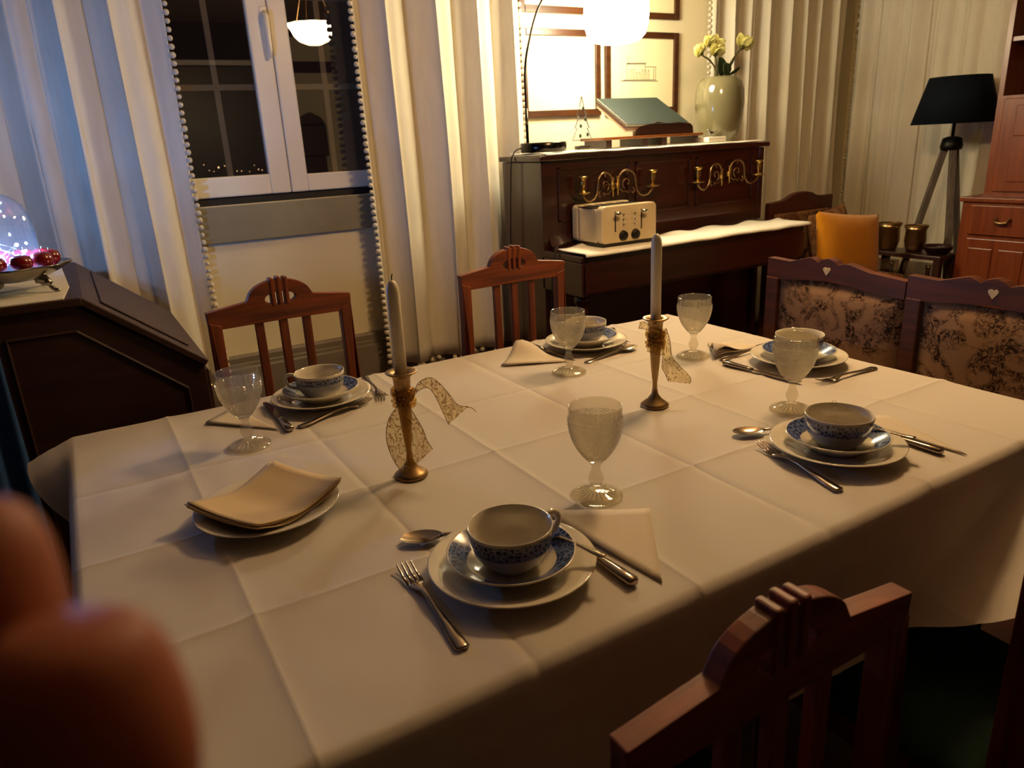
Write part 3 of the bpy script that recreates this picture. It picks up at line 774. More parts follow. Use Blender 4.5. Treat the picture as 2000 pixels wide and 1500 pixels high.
def ribbon_strip(name, path, widths, m, parent, n=10):
    """path: centre points, widths: (half-width vector) per point"""
    P = spline(path, 6); Wd = spline(widths, 6)
    rows = [[p + w_ * (2 * j / n - 1) + Vector((0, 0, 0)) for j in range(n + 1)] for p, w_ in zip(P, Wd)]
    me = grid_mesh(name, rows, m); o = link(name, me, parent, True)
    for k, e in enumerate((0, n)):
        obj('edge_wire', TU([r[e] for r in rows], .0006, 5), 'gold_thread', o, True)
    return o
def ribbon(xy, label, kind):
    t = thing('ribbon', label, 'ribbon', (*xy, ZT), group='gold organza ribbons')
    # view-facing axes in plan: e1 to the right of the picture, e2 towards the viewer
    d = Vector((xy[0], xy[1], 0)).normalized(); e1 = Vector((d.y, -d.x, 0)); e2 = -d
    def p(a, b, z): return e1 * a + e2 * b + Vector((0, 0, z))
    bm = bmesh.new()
    for k in range(5):
        z = .134 + k * .006; r = .0165 + .002 * math.sin(k * 2.3)
        tube(bm, [(r * math.cos(a) , r * math.sin(a), z + .003 * math.sin(2 * a + k)) for a in [2 * PI * i / 20 for i in range(21)]], .0042, 6)
    obj('wrap', bm, 'gold_organza', t, True)
    if kind == 1:
        ribbon_strip('hanging_tail', [p(-.002, .017, .138), p(-.006, .024, .118), p(-.004, .030, .090), p(.002, .032, .062), p(.014, .032, .036)],
                     [p(.008, 0, 0), p(.022, 0, .001), p(.031, -.002, .004), p(.030, -.004, .012), p(.026, -.004, .020)], 'gold_organza', t)
        ribbon_strip('loop_tail', [p(.015, 0, .142), p(.026, .004, .162), p(.046, .006, .168), p(.062, .008, .150), p(.076, .010, .122), p(.090, .012, .106)],
                     [p(.003, 0, .006), p(.002, 0, .008), p(.005, 0, .008), p(.010, .004, .004), p(.013, .006, .006), p(.018, .004, .016)], 'gold_organza', t)
        obj('wire_end', TU([p(.104, .014, .121), p(.114, .014, .118), p(.121, .014, .110)], .0006, 5), 'gold_thread', t)
    else:
        for k in range(4):
            a = k * 1.6
            ribbon_strip('bow_fold', [p(-.016, .008, .165 - .012 * k), p(-.004, .0185, .163 - .011 * k), p(.010, .016, .160 - .012 * k), p(.019, .004, .158 - .012 * k)],
                         [p(.001, 0, .007), p(0, .001, .009), p(.001, 0, .008), p(0, 0, .007)], 'gold_organza', t, 6)
        ribbon_strip('hanging_tail', [p(.017, -.010, .166), p(.022, -.014, .135), p(.025, -.014, .105), p(.030, -.012, .085), p(.046, -.008, .066), p(.050, -.004, .050)],
                     [p(.005, 0, 0), p(.008, 0, .002), p(.009, 0, .002), p(.016, 0, .004), p(.026, 0, -.004), p(.022, 0, -.002)], 'gold_organza', t)
        ribbon_strip('short_tail', [p(-.014, -.010, .168), p(-.024, -.012, .172), p(-.034, -.012, .172)], [p(0, 0, .006), p(0, .001, .008), p(.001, 0, .006)], 'gold_organza', t)
ribbon(H1, 'sheer gold patterned ribbon hanging wide over the stem of one candle holder', 1)
ribbon(H2, 'gold ribbon bunched under the drip pan with one tail hanging by a goblet', 2)
# ------------------------------------------------------------------ bench at the right end of the table
BX = 1.94
prof = [(0, .895), (.084, .891), (.135, .905), (.160, .911), (.178, .905), (.187, .898), (.200, .908), (.222, .914), (.244, .908), (.258, .897), (.28, .903), (.295, .903), (.36, .887), (.42, .876), (.472, .877)]
bench = thing('upholstered_bench', 'dark carved wooden bench with two floral tapestry back panels', 'bench', (BX, 1.63, 0))
SEC = .475; ZS = .008
for k in range(3):
    y0 = -k * SEC
    top = [(y0 - d, z + ZS - .0) for d, z in prof]
    poly = top + [(y0 - .472, .835), (y0 - .40, .835), (y0 - .30, .848), (y0 - .222, .853), (y0 - .15, .848), (y0 - .06, .838), (y0, .838)]
    bm = bmesh.new(); hc = (y0 - .222, .884)
    def heart(a):
        return .0095 * (1.15 - .55 * math.sin(a) * math.sqrt(abs(math.cos(a))) / (math.sin(a) + 1.45) * -1 - .25 * (math.sin(a) > .9))
    holed(bm, poly, heart, hc, -.016, .016, 'X', 64)
    cr = obj('crest_rail', bm, 'bench_wood', bench, bevel=.002)
    obj('heart_plate', PR([(y0 - .222 + .012 * x, .884 + .012 * z) for x, z in ((0, -1.1), (.75, -.15), (1.05, .4), (.85, .85), (.45, .95), (.12, .75), (0, .5), (-.12, .75), (-.45, .95), (-.85, .85), (-1.05, .4), (-.75, -.15))], -.0185, -.010, 'X'), 'cream_gloss', cr)  # cream plate filling the heart-shaped hole
    obj('back_post', B(-.02, .02, y0 - .045, y0, .0 if k == 0 else .42, .842), 'bench_wood', bench, bevel=.004)
    rows = []
    for i in range(9):
        v = i / 8; r_ = []
        for j in range(9):
            u = j / 8; bul = .018 * (1 - (2 * u - 1) ** 4) * (1 - (2 * v - 1) ** 4)
            r_.append((-.008 - bul, y0 - .050 - u * .42, .50 + v * .348))
        rows.append(r_)
    me = grid_mesh('back_panel', rows, 'tapestry'); o = link('back_panel', me, bench, True); solid(o, .012, -1)
    obj('bottom_rail', B(-.016, .016, y0 - .472, y0, .455, .505), 'bench_wood', bench)
obj('back_post', B(-.02, .02, -3 * SEC - .03, -3 * SEC + .01, 0, .842), 'bench_wood', bench, bevel=.004)
obj('seat', B(-.38, -.02, -3 * SEC - .02, 0, .40, .46), 'tapestry', bench, bevel=.015)
for y in (-.02, -3 * SEC):
    obj('front_leg', B(-.37, -.33, y - .02, y + .02, 0, .40), 'bench_wood', bench)
# ------------------------------------------------------------------ upright piano
PX0, PX1, PYF, PYL, PYB = 1.916, 3.40, 2.645, 2.95, 3.31
pw = PX1 - PX0
piano = thing('upright_piano', 'dark upright piano with brass candle sconces against the wall', 'piano', (PX0, PYB, 0))
def py(y): return y - PYB
piano_body = obj('case', (lambda bm: (box(bm, .0, .035, py(PYL) - .0, 0, .0, 1.205), box(bm, pw - .035, pw, py(PYL), 0, 0, 1.205), box(bm, .035, pw - .035, -.02, 0, .1, 1.2), bm)[-1])(bmesh.new()), 'piano_wood', piano, bevel=.004)
obj('lid', B(-.018, pw + .018, py(PYL) - .022, .0, 1.207, 1.232), 'piano_wood', piano, bevel=.005)
up = obj('upper_panel', B(.035, pw - .035, py(PYL) + .004, py(PYL) + .024, .86, 1.205), 'piano_wood', piano)
for (xa, xb) in ((.09, .52), (.56, .93), (.97, pw - .09)):
    bm = bmesh.new(); yy = py(PYL)
    for (a, b, c_, d) in ((xa, xb, 1.165, 1.177), (xa, xb, .925, .937), (xa, xa + .012, .925, 1.177), (xb - .012, xb, .925, 1.177)): box(bm, a, b, yy - .003, yy + .006, c_, d)
    obj('moulding', bm, 'piano_wood', up, bevel=.002)
fb = [(py(PYF) + .002, .770), (py(PYF) + .002, .792), (py(PYF) + .012, .800), (py(PYL) - .06, .806), (py(PYL) - .02, .82), (py(PYL) + .004, .865), (py(PYL) + .024, .865), (py(PYL) + .024, .77)]
obj('key_lid', PR(fb, .03, pw - .03, 'X'), 'piano_wood', piano)
obj('keybed', B(0, pw, py(PYF), py(PYL) + .02, .615, .77), 'piano_wood', piano, bevel=.004)
obj('key_slip', B(.01, pw - .01, py(PYF) - .012, py(PYF), .63, .762), 'piano_wood', piano, bevel=.003)
obj('lower_panel', B(.035, pw - .035, py(PYL) + .02, py(PYL) + .04, .05, .615), 'piano_wood', piano)
obj('bottom_board', B(0, pw, py(PYL) - .03, py(PYL) + .06, 0, .09), 'piano_wood', piano)
for x in (.045, pw - .045):
    ch_ = [(x - .04, .770), (x + .04, .770), (x + .04, .80), (x - .04, .80)]
    obj('key_cheek', B(x - .045, x - .015 if x < .5 else x + .045, py(PYF), py(PYL) + .01, .77, .812) if False else B(min(x, x) - .045, x - .018, py(PYF), py(PYL) + .01, .77, .80) if x < .5 else B(x + .018, x + .045, py(PYF), py(PYL) + .01, .77, .80), 'piano_wood', piano, bevel=.006)
    obj('front_leg', LA([(.0, 0), (.036, 0), (.036, .07), (.026, .085), (.03, .12), (.034, .3), (.027, .5), (.033, .54), (.026, .56), (.036, .58), (.036, .615), (0, .615)], 16, (x, py(PYF) + .07, 0)), 'piano_wood', piano, True)
    obj('toe_block', B(x - .04, x + .04, py(PYF) + .02, py(PYL) + .03, 0, .06), 'piano_wood', piano, bevel=.006)
for x in (.75,):
    for k in (-.1, .02): obj('pedal', B(x + k, x + k + .045, py(PYL) - .12, py(PYL) + .02, .035, .045), 'brass', piano, bevel=.004)
def sconce(mx, side, swing, z=1.075):
    """brass arm on a bracket; side -1 reaches left, +1 right; swing turns it out of the panel"""
    base = Vector((mx - PX0, py(PYL) - .006, z)); ca, sa = math.cos(swing), math.sin(swing)
    def p(a, b): return base + Vector((side * a * ca, -.016 - a * sa, b))
    bm = bmesh.new()
    tube(bm, [p(.004, .0), p(.008, .03)] + [p(.052 + .048 * math.cos(PI - PI * i / 12), .026 + .046 * math.sin(PI * i / 12)) for i in range(13)] + [p(.103, .0), p(.108, -.026), p(.125, -.048), p(.150, -.056), p(.175, -.050), p(.196, -.030), p(.200, -.018)], .0050, 7)
    sp_ = [p(.052 + (.028 - .0017 * i) * math.cos(PI * 1.35 - i * .42), .012 + (.030 - .0017 * i) * math.sin(PI * 1.35 - i * .42)) for i in range(15)]
    tube(bm, sp_, [.0032 - .0001 * i for i in range(15)], 6)
    tube(bm, [p(.012, -.016), p(.028, -.030), p(.046, -.026), p(.056, -.036), p(.066, -.022)], .003, 6)
    tube(bm, [p(.052, .05), p(.053, .062), p(.052, .07)], .002, 5)
    tube(bm, [p(.088, -.012), p(.096, -.030), p(.088, -.040), p(.080, -.033)], .0028, 6)
    s = obj('candle_sconce', bm, 'brass_dull', piano, True)
    bm = bmesh.new(); tube(bm, [base + Vector((0, -.016, -.045)), base + Vector((0, -.016, .035))], [.004, .005], 8)
    box(bm, base.x - .009, base.x + .009, base.y - .020, base.y + .006, z - .010, z + .014); ball(bm, base + Vector((0, -.016, .04)), .007, 1)
    obj('bracket', bm, 'brass', s, True)
    c = p(.200, -.022)
    obj('drip_pan', LA([(0, 0), (.010, .001), (.024, .004), (.036, .010), (.037, .012), (.030, .011), (.016, .013), (.010, .022), (0, .022)], 12, c), 'brass', s, True)
    obj('candle_cup', LA([(0, .018), (.009, .020), (.007, .030), (.012, .042), (.014, .058), (.011, .066), (.021, .078), (.024, .083), (.022, .086), (.012, .082), (.010, .06), (0, .06)], 12, c), 'brass', s, True)
sconce(2.315, -1, .12, 1.065); sconce(2.345, 1, .15, 1.07); sconce(3.055, -1, .12, 1.065); sconce(3.110, 1, .12, 1.075)
# runner over the key lid
def rag(xa, xb, ya, yb, z, drop, label, seed, na=60, front=True):
    rnd = random.Random(seed); rows = []; n = 14
    for i in range(na + 1):
        x = xa + (xb - xa) * i / na; r_ = []
        for j in range(n + 1):
            v = j / n; y = yb + (ya - yb) * min(1, v / .86)
            zz = z + .004 * (1 + noise.noise(Vector((x * 9, y * 9, seed)))) + (.006 * (1 + math.sin(x * 23 + seed)) * math.exp(-((v) / .10) ** 2))
            y += .012 * math.sin(x * 17 + seed) * math.exp(-(v / .25) ** 2)
            if v > .86 and front:
                q = (v - .86) / .14; zz -= drop * q; y -= .006 * math.sin(q * PI / 2) + .001
            r_.append((x, y, zz))
        rows.append(r_)
    me = grid_mesh('runner_cloth', rows, 'runner'); o = link('runner_cloth', me, None, True); solid(o, .004, 1); tag(o, label, 'cloth'); return o
rag(1.925, 3.425, PYF - .012, 2.86, .806, .012, 'long white runner lying along the closed piano key lid', 3.3)
rag(1.935, 3.38, PYL - .01, 3.27, 1.2335, .004, 'white runner covering the top of the piano', 8.8)
# ------------------------------------------------------------------ toaster
tx, ty_ = 2.068, 2.695
to = thing('toaster', 'cream four slot toaster with two dials on the piano key lid', 'toaster', (tx, ty_, .8165))
TW, TD, TH = .322, .235, .185
def rrect(x0, x1, z0, z1, r, n=5):
    out = []
    for cx_, cz_, a0 in ((x1 - r, z1 - r, 0), (x0 + r, z1 - r, PI / 2), (x0 + r, z0 + r, PI), (x1 - r, z0 + r, 1.5 * PI)):
        out += [(cx_ + r * math.cos(a0 + PI / 2 * i / n), cz_ + r * math.sin(a0 + PI / 2 * i / n)) for i in range(n + 1)]
    return out
obj('front_cover', PR(rrect(0, TW, .016, TH, .022), 0, .045), 'toaster_cream', to, bevel=.006)
obj('rear_cover', PR(rrect(0, TW, .016, TH, .022), TD - .045, TD), 'toaster_cream', to, bevel=.006)
# side shells with a hollowed curve
for sx, x in ((-1, .004), (1, TW - .004)):
    rows = []
    for i in range(13):
        z = .02 + (TH - .032) * i / 12
        rows.append([(x - sx * -1 * 0 + sx * (-.014 * math.sin(PI * j / 10) * (1 - .5 * abs(2 * i / 12 - 1))) * 1, .045 + (TD - .09) * j / 10, z) for j in range(11)])
    me = grid_mesh('side_shell', rows, 'toaster_cream'); o = link('side_shell', me, to, True); solid(o, .003)
obj('core', B(.022, TW - .022, .03, TD - .03, .02, TH - .012), 'toaster_black', to)
topb = obj('top_plate', B(.006, TW - .006, .03, TD - .03, TH - .014, TH - .006), 'silver', to, bevel=.003)
for k in range(4):
    x = .04 + k * .065
    obj('slot', B(x, x + .034, .040, TD - .04, TH - .008, TH - .0045), 'toaster_black', topb)
    obj('slot_guard', B(x - .003, x - .001, .040, TD - .04, TH - .007, TH - .002), 'chrome', topb)
obj('base', B(.01, TW - .01, .01, TD - .01, 0, .02), 'toaster_black', to)
for x in (.075, .075 + .155):
    obj('lever_slot', B(x - .003, x + .003, -.0015, .002, .068, .158), 'toaster_black', to)
    lv = obj('lever', TU([(x, 0, .150), (x, -.022, .150)], .0045, 8), 'chrome', to, True)
    obj('lever_knob', TU([(x - .016, -.024, .150), (x, -.027, .152), (x + .016, -.024, .150)], [.006, .008, .006], 8), 'chrome', lv, True)
for x, rot in ((.120, .2), (.192, .7)):
    d_ = obj('dial', LA([(0, .016), (.018, .016), (.0205, .014), (.022, .0), (0, .0)], 28), 'toaster_black', to, True, (x, 0, .047), (PI / 2, 0, 0))
    obj('dial_grip', B(-.016, .016, -.004, .004, .014, .021), 'toaster_black', d_, rot=(0, 0, rot), bevel=.002)
    obj('dial_ring', LA([(.022, .0), (.0245, .0), (.0245, .003), (.022, .003)], 28, closed=True), 'bronze', d_, True)
for k in range(3):
    for x, s in ((.122, 1), (.190, -1)):
        z = .142 - k * .022
        obj('button', LA([(0, .006), (.0045, .006), (.0055, .004), (.0055, 0), (0, 0)], 12), 'chrome', to, True, (x, 0, z), (PI / 2, 0, 0))
        obj('indicator', LA([(0, .0015), (.0018, .0012), (.0018, 0), (0, 0)], 8), 'toaster_black', to, False, (x + s * .016, 0, z), (PI / 2, 0, 0))
tag(obj('power_cord', TU(spline([(2.10, 2.92, .85), (1.99, 2.90, .825), (1.935, 2.86, .826), (1.905, 2.84, .80), (1.893, 2.85, .70), (1.89, 2.87, .45), (1.885, 2.9, .02)], 6), .0032, 6), 'toaster_black', None, True), 'black cord running off the left end of the piano key lid', 'cord')
# ------------------------------------------------------------------ things on the piano top
ZP = 1.246
ZPL = ZP
la = thing('arc_lamp', 'chrome arc table lamp with glowing white shade on the piano', 'lamp', (2.03, 3.10, ZP))
obj('base', LA([(0, 0), (.108, 0), (.112, .004), (.112, .040), (.108, .045), (0, .045)], 48), 'gunmetal', la, True)
arc = [(-.075, .02, .03), (-.077, .02, .22), (-.075, .02, .36), (-.055, .01, .48), (0.0, 0, .63), (.09, -.02, .74), (.22, -.04, .79), (.34, -.05, .77), (.408, -.055, .72)]
obj('arc_stem', TU(spline(arc, 8), .0052, 8), 'gunmetal', la, True)
obj('pole_sleeve', TU([(-.075, .02, .03), (-.0765, .02, .20)], .0075, 10), 'gunmetal', la, True)
sh = obj('lamp_shade', LA([(.030, .0), (.08, .003), (.115, .014), (.138, .038), (.151, .080), (.155, .130), (.153, .18), (.142, .225), (.115, .25), (.06, .262), (.02, .264)], 48, (.408, -.05, .478)), 'lamp_shade_glow', la, True)
obj('shade_cap', LA([(0, .0), (.024, .0), (.024, .016), (0, .02)], 16, (.408, -.05, .738)), 'chrome', la, True)
tag(obj('lamp_cord', TU(spline([(1.955, 3.12, 1.30), (1.945, 3.13, 1.275), (1.91, 3.15, 1.262), (1.895, 3.16, 1.24), (1.885, 3.17, 1.18), (1.88, 3.2, .8), (1.88, 3.25, .02)], 6), .003, 6), 'black_metal', None, True), 'thin black lamp cord hanging down the left end of the piano', 'cord')
# clear christmas tree ornament
tr_ = thing('tree_ornament', 'small clear glass tree ornament beside the lamp base', 'ornament', (2.225, 3.05, ZP))
tree_poly = [(0, .245), (.012, .20), (.008, .20), (.028, .155), (.018, .155), (.042, .100), (.030, .100), (.058, .045), (-.058, .045), (-.030, .100), (-.042, .100), (-.018, .155), (-.028, .155), (-.008, .20), (-.012, .20)]
obj('tree_body', PR(tree_poly, -.010, .010), 'dome_glass', tr_, bevel=.002)
bm = bmesh.new(); pts = tree_poly + [tree_poly[0]]
tube(bm, [(a, 0, b) for a, b in pts], .0022, 5, caps=False); obj('outline', bm, 'silver', tr_, True)
obj('foot', B(-.035, .035, -.02, .02, 0, .02), 'silver', tr_, bevel=.003)
obj('trunk', B(-.010, .010, -.008, .008, .02, .045), 'dome_glass', tr_)
for x, z in ((.0, .19), (.012, .14), (-.016, .11), (.024, .07), (-.02, .065)): obj('leaf_sprig', BA((x, -.012, z), .008, 1, (1, .4, 1.3)), 'leaf', tr_)
# low wooden rack with book rest
rk = thing('book_rack', 'low wooden rack carrying the slanted book rest on the piano top', 'rack', (2.32, 3.0, ZP))
obj('board', B(0, .66, 0, .20, .038, .052), 'rack_wood', rk, bevel=.003)
for x in (.02, .25, .38, .60): obj('foot', B(x, x + .035, .01, .19, 0, .038), 'dark_wood', rk)
rest = thing('book_rest', 'dark wooden book rest with scalloped ledge holding the notebooks', 'book rest', (2.515, 3.005, ZP + .052))
led = [(0, .0), (.40, 0), (.395, .035), (.375, .05), (.33, .052), (.30, .06), (.22, .056), (.15, .064), (.10, .052), (.05, .045), (.02, .03)]
obj('ledge', PR(led, 0, .016), 'dark_wood', rest, bevel=.003)
AL = math.radians(29)
bkm = Matrix.Translation((0, .016, .008)) @ Matrix.Rotation(AL, 4, 'X')
obj('back_board', B(.02, .38, 0, .26, 0, .012, mtx=bkm), 'rack_wood', rest, bevel=.003)
obj('prop', B(.15, .25, .18, .195, 0, .13), 'rack_wood', rest)
def book(z0, th, w0, w1, dep, m, label, spiral=None, x0=-.05):
    Mx = Matrix.Translation((2.515, 3.005 + .016, ZP + .052 + .008)) @ Matrix.Rotation(AL, 4, 'X')
    t = thing('notebook', label, 'book', (0, 0, 0), group='notebooks on the book rest')
    t.matrix_world = Mx @ Matrix.Translation((0, .006, z0))
    obj('pages', B(x0 + .004, w1 - .004, .003, dep - .003, .002, th - .002), 'paper', t)
    obj('front_cover', B(x0, w1, 0, dep, th - .002, th), m, t); obj('back_cover', B(x0, w1, 0, dep, 0, .002), m, t)
    if spiral:
        bm = bmesh.new(); n = int(dep / .0085)
        for i in range(n):
            y = .006 + i * .0085
            tube(bm, [(x0 + .004 + (th * .62) * math.cos(a), y + .0004 * k, th / 2 + (th * .62) * math.sin(a)) for k, a in enumerate([2 * PI * q / 10 for q in range(11)])], .0012, 4, caps=False)
        obj('spiral_binding', bm, spiral, t, True)
book(.0125, .011, 0, .36, .265, 'paper', 'pale paper pad at the bottom of the slanted pile', None)
book(.0240, .010, 0, .36, .275, 'red_cover', 'red notebook between the pad and the dark notebook', 'silver')
book(.0345, .015, 0, .36, .285, 'teal_cover', 'dark teal spiral bound notebook on top of the slanted pile', 'silver')
# vase with flowers
vs_ = thing('vase', 'large pale celadon vase standing on the piano', 'vase', (3.215, 3.12, ZP))
obj('body', LA([(0, 0), (.078, 0), (.090, .006), (.112, .05), (.126, .12), (.132, .20), (.129, .265), (.118, .305), (.100, .328), (.084, .336), (.078, .334), (.076, .325), (.09, .30), (.12, .25), (.118, .12), (.08, .012), (0, .01)], 48), 'vase_celadon', vs_, True)
def flower(label, pts, blooms, leaves):
    t = thing('flower_stem', label, 'flower', (3.215, 3.12, ZP), group='flowers in the celadon vase')
    obj('stem', TU(spline(pts, 5), [.0042] * (5 * (len(pts) - 1) + 1), 6), 'stem', t, True)
    for c, s, d in blooms:
        for k in range(6):
            bm = bmesh.new(); a = 2 * PI * k / 6; dv = (Vector(d).normalized() + .8 * Vector((math.cos(a), math.sin(a) * .6, math.sin(a) * .6))).normalized()
            sd = dv.cross(Vector((.2, 1, .3))).normalized(); c_ = Vector(c)
            P = [c_ + dv * s * q for q in (0, .35, .7, 1.0)]; wd = [.1, .42, .38, .05]
            rows = [[P[i] + sd * s * wd[i] * (2 * j / 4 - 1) + dv.cross(sd) * s * .18 * (abs(2 * j / 4 - 1) - .5) * wd[i] for j in range(5)] for i in range(4)]
            me = grid_mesh('petal', rows, 'petal'); solid(link('petal', me, t, True), .0015)
        obj('flower_heart', BA(c, s * .22, 1), 'stem', t, True)
    for c, tip, wd in leaves:
        c_, tp = Vector(c), Vector(tip); dv = tp - c_; sd = dv.cross(Vector((0, 1, .2))).normalized()
        rows = [[c_ + dv * q + sd * wd * w_ * (2 * j / 4 - 1) + Vector((0, -.01, 0)) * abs(2 * j / 4 - 1) * w_ for j in range(5)] for q, w_ in ((0, .1), (.3, .9), (.6, 1), (.85, .6), (1, .05))]
        me = grid_mesh('leaf', rows, 'leaf'); solid(link('leaf', me, t, True), .0015)
flower('drooping yellow bloom on a thin stem leaning over the vase rim', [(-.03, 0, .22), (-.05, -.01, .36), (-.10, -.02, .41), (-.165, -.03, .435)], [((-.175, -.03, .445), .055, (-.7, 0, .5))], [])
flower('pair of pale yellow blooms with a dark green leaf at the vase rim', [(-.02, 0, .22), (-.035, -.01, .36), (-.06, -.01, .45)], [((-.065, -.02, .445), .065, (-.2, -.5, .7)), ((-.095, -.01, .49), .055, (-.5, -.2, .8)), ((-.04, .0, .50), .05, (.9, 0, .6))], [((-.02, -.03, .33), (-.065, -.05, .43), .032), ((.0, -.05, .33), (-.035, -.06, .40), .030)])
flower('single pale bloom on a long stem leaning right out of the vase', [(.0, 0, .22), (.03, 0, .345), (.085, .0, .42), (.15, .0, .48)], [((.155, 0, .485), .075, (.6, 0, .8)), ((.175, 0, .50), .05, (.9, -.2, .5))], [((.05, 0, .34), (.15, 0, .385), .010), ((.05, 0, .37), (.10, 0, .44), .006)])
# bird on a white box
tag(obj('white_box', B(2.985, 3.115, 2.965, 3.06, ZP, ZP + .026), 'runner', bevel=.004), 'flat white box lying in front of the celadon vase', 'box')
bird = thing('bird_figurine', 'tiny silver bird figurine perched in front of the vase', 'figurine', (3.035, 3.0, ZP + .026))
obj('body', BA((0, 0, .020), .014, 2, (1.5, .8, .8)), 'silver', bird, True); obj('head', BA((-.018, 0, .034), .008, 2), 'silver', bird, True)
obj('beak', TU([(-.024, 0, .035), (-.034, 0, .034)], [.002, .0004], 5), 'silver', bird); obj('tail', TU([(.015, 0, .022), (.030, 0, .024), (.050, 0, .032)], [.006, .004, .0015], 6, flat=.4), 'silver', bird, True)
for y in (-.004, .004): obj('leg', TU([(0, y, .012), (.002, y, 0)], .0014, 5), 'silver', bird)
# picture frames
def line(bm, a, b, wd=.0022):
    a, b = Vector((a[0], a[1])), Vector((b[0], b[1])); d = (b - a).normalized() * wd / 2; n_ = Vector((-d.y, d.x))
    vs2 = [a - n_, b - n_, b + n_, a + n_]; bm.faces.new([bm.verts.new((v.x, 0, v.y)) for v in vs2])
def picture(x0, x1, z0, z1, label, kind):
    t = thing('picture_frame', label, 'picture', ((x0 + x1) / 2, WY, z0), group='framed drawings on the wall')
    w2, h_, f = (x1 - x0) / 2, z1 - z0, .034
    for nm, a in (('side_rail', (-w2, -w2 + f, -.026, -.004, 0, h_)), ('side_rail', (w2 - f, w2, -.026, -.004, 0, h_)), ('cross_rail', (-w2 + f, w2 - f, -.026, -.004, 0, f)), ('cross_rail', (-w2 + f, w2 - f, -.026, -.004, h_ - f, h_))):
        obj(nm, B(*a), 'frame_wood', t, bevel=.003)
    obj('paper', B(-w2 + f * .9, w2 - f * .9, -.012, -.004, f * .9, h_ - f * .9), 'mount_paper', t)
    bm = bmesh.new(); R_ = random.Random(kind)
    cx_, cz_ = (.0, h_ * .42) if kind != 1 else (-.02, h_ * .42)
    if kind == 2:
        for a, b in (((-.14, 0), (.10, 0)), ((-.11, 0), (-.11, .085)), ((.02, 0), (.02, .085)), ((-.115, .088), (.03, .090)), ((.02, .070), (.105, .070)), ((.10, 0), (.10, .07)), ((-.10, .085), (-.10, .13)), ((.085, 0), (.085, .066)), ((-.16, -.004), (.12, -.006)), ((-.115, .084), (.03, .085))): line(bm, (cx_ + a[0], cz_ + a[1]), (cx_ + b[0], cz_ + b[1]), .003)
        for k in range(7):
            x = -.09 + k * .022; hh = .03 + .02 * R_.random()
            for a, b in (((x, 0), (x, hh)), ((x + .01, 0), (x + .01, hh)), ((x, hh), (x + .005, hh + .012)), ((x + .005, hh + .012), (x + .01, hh))): line(bm, (cx_ + a[0], cz_ + a[1]), (cx_ + b[0], cz_ + b[1]), .0025)
    else:
        for k in range(14):
            x, z = R_.uniform(-.06, .08), R_.uniform(-.01, .09); line(bm, (cx_ + x, cz_ + z), (cx_ + x + R_.uniform(-.004, .02), cz_ + z + R_.uniform(.006, .03)), .002)
    obj('ink_drawing', bm, 'ink', t, loc=(0, -.0135, 0))
picture(2.172, 2.686, 1.418, 1.852, 'framed drawing just left of the lamp glow, paler and lower than its neighbour above', 1)
picture(2.722, 3.258, 1.418, 1.852, 'framed drawing of a building with arches behind the notebooks', 2)
picture(2.172, 2.686, 1.925, 2.36, 'framed drawing above the one left of the lamp', 3)
picture(2.722, 3.258, 1.918, 2.36, 'framed drawing above the drawing of the building', 4)
# ------------------------------------------------------------------ writing desk with glass dome
DX0, DX1, DY0, DY1, DZ = -.62, .243, 2.12, 2.92, .985
desk = thing('writing_desk', 'dark wooden slant front writing desk beside the curtain', 'desk', ((DX0 + DX1) / 2, (DY0 + DY1) / 2, 0))
ox, oy = (DX0 + DX1) / 2, (DY0 + DY1) / 2
side = [(DX0 - ox, 0), (DX1 - ox, 0), (DX1 - ox, .755), (-.03 - ox, DZ - .022), (DX0 - ox, DZ - .022)]
for y in (DY0 - oy, DY1 - oy - .03): 
    sp2 = obj('side_panel', PR(side, y, y + .03), 'desk_wood', desk, bevel=.003)
yq = DY0 - oy
bm = bmesh.new()
for a, b in (((DX0 - ox, .03), (DX0 - ox + .06, DZ - .03)), ((-.20 - ox + 0, 0), (-.17 - ox, .9))): pass
fr = [(-.19, .07), (.19, .07), (.19, .70), (-.04, .90), (-.19, .90)]
for (a0, b0), (a1, b1) in zip(fr, fr[1:] + fr[:1]):
    tube(bm, [(a0 - ox, yq - .001, b0), (a1 - ox, yq - .001, b1)], .005, 6)
obj('side_moulding', bm, 'desk_wood', desk)
obj('top_board', B(DX0 - ox - .01, -.012 - ox, DY0 - oy - .015, DY1 - oy + .015, DZ - .022, DZ), 'desk_wood', desk, bevel=.004)
dl = Vector((DX1 + .012 - (-.012), 0, .770 - DZ)); Ld = dl.length; ang = math.atan2(DZ - .770, DX1 + .024)
lm_ = Matrix.Translation((-.012 - ox, 0, DZ)) @ Matrix.Rotation(ang, 4, 'Y')
lid = obj('slant_lid', B(0, Ld, DY0 - oy - .012, DY1 - oy + .012, -.020, 0, mtx=lm_), 'desk_wood', desk, bevel=.004)
obj('lid_panel', B(.05, Ld - .05, DY0 - oy + .06, DY1 - oy - .06, 0, .006, mtx=lm_), 'desk_wood', lid, bevel=.004)
obj('front_board', B(DX1 - ox - .03, DX1 - ox, DY0 - oy + .03, DY1 - oy - .03, .08, .75), 'desk_wood', desk)
for k, z in enumerate((.10, .32, .54)):
    dr = obj('drawer', B(DX1 - ox, DX1 - ox + .014, DY0 - oy + .05, DY1 - oy - .05, z, z + .19), 'desk_wood', desk, bevel=.003)
    for y in (-.2, .2): obj('drawer_pull', BA((DX1 - ox + .024, y, z + .095), .012, 2), 'brass', dr, True)
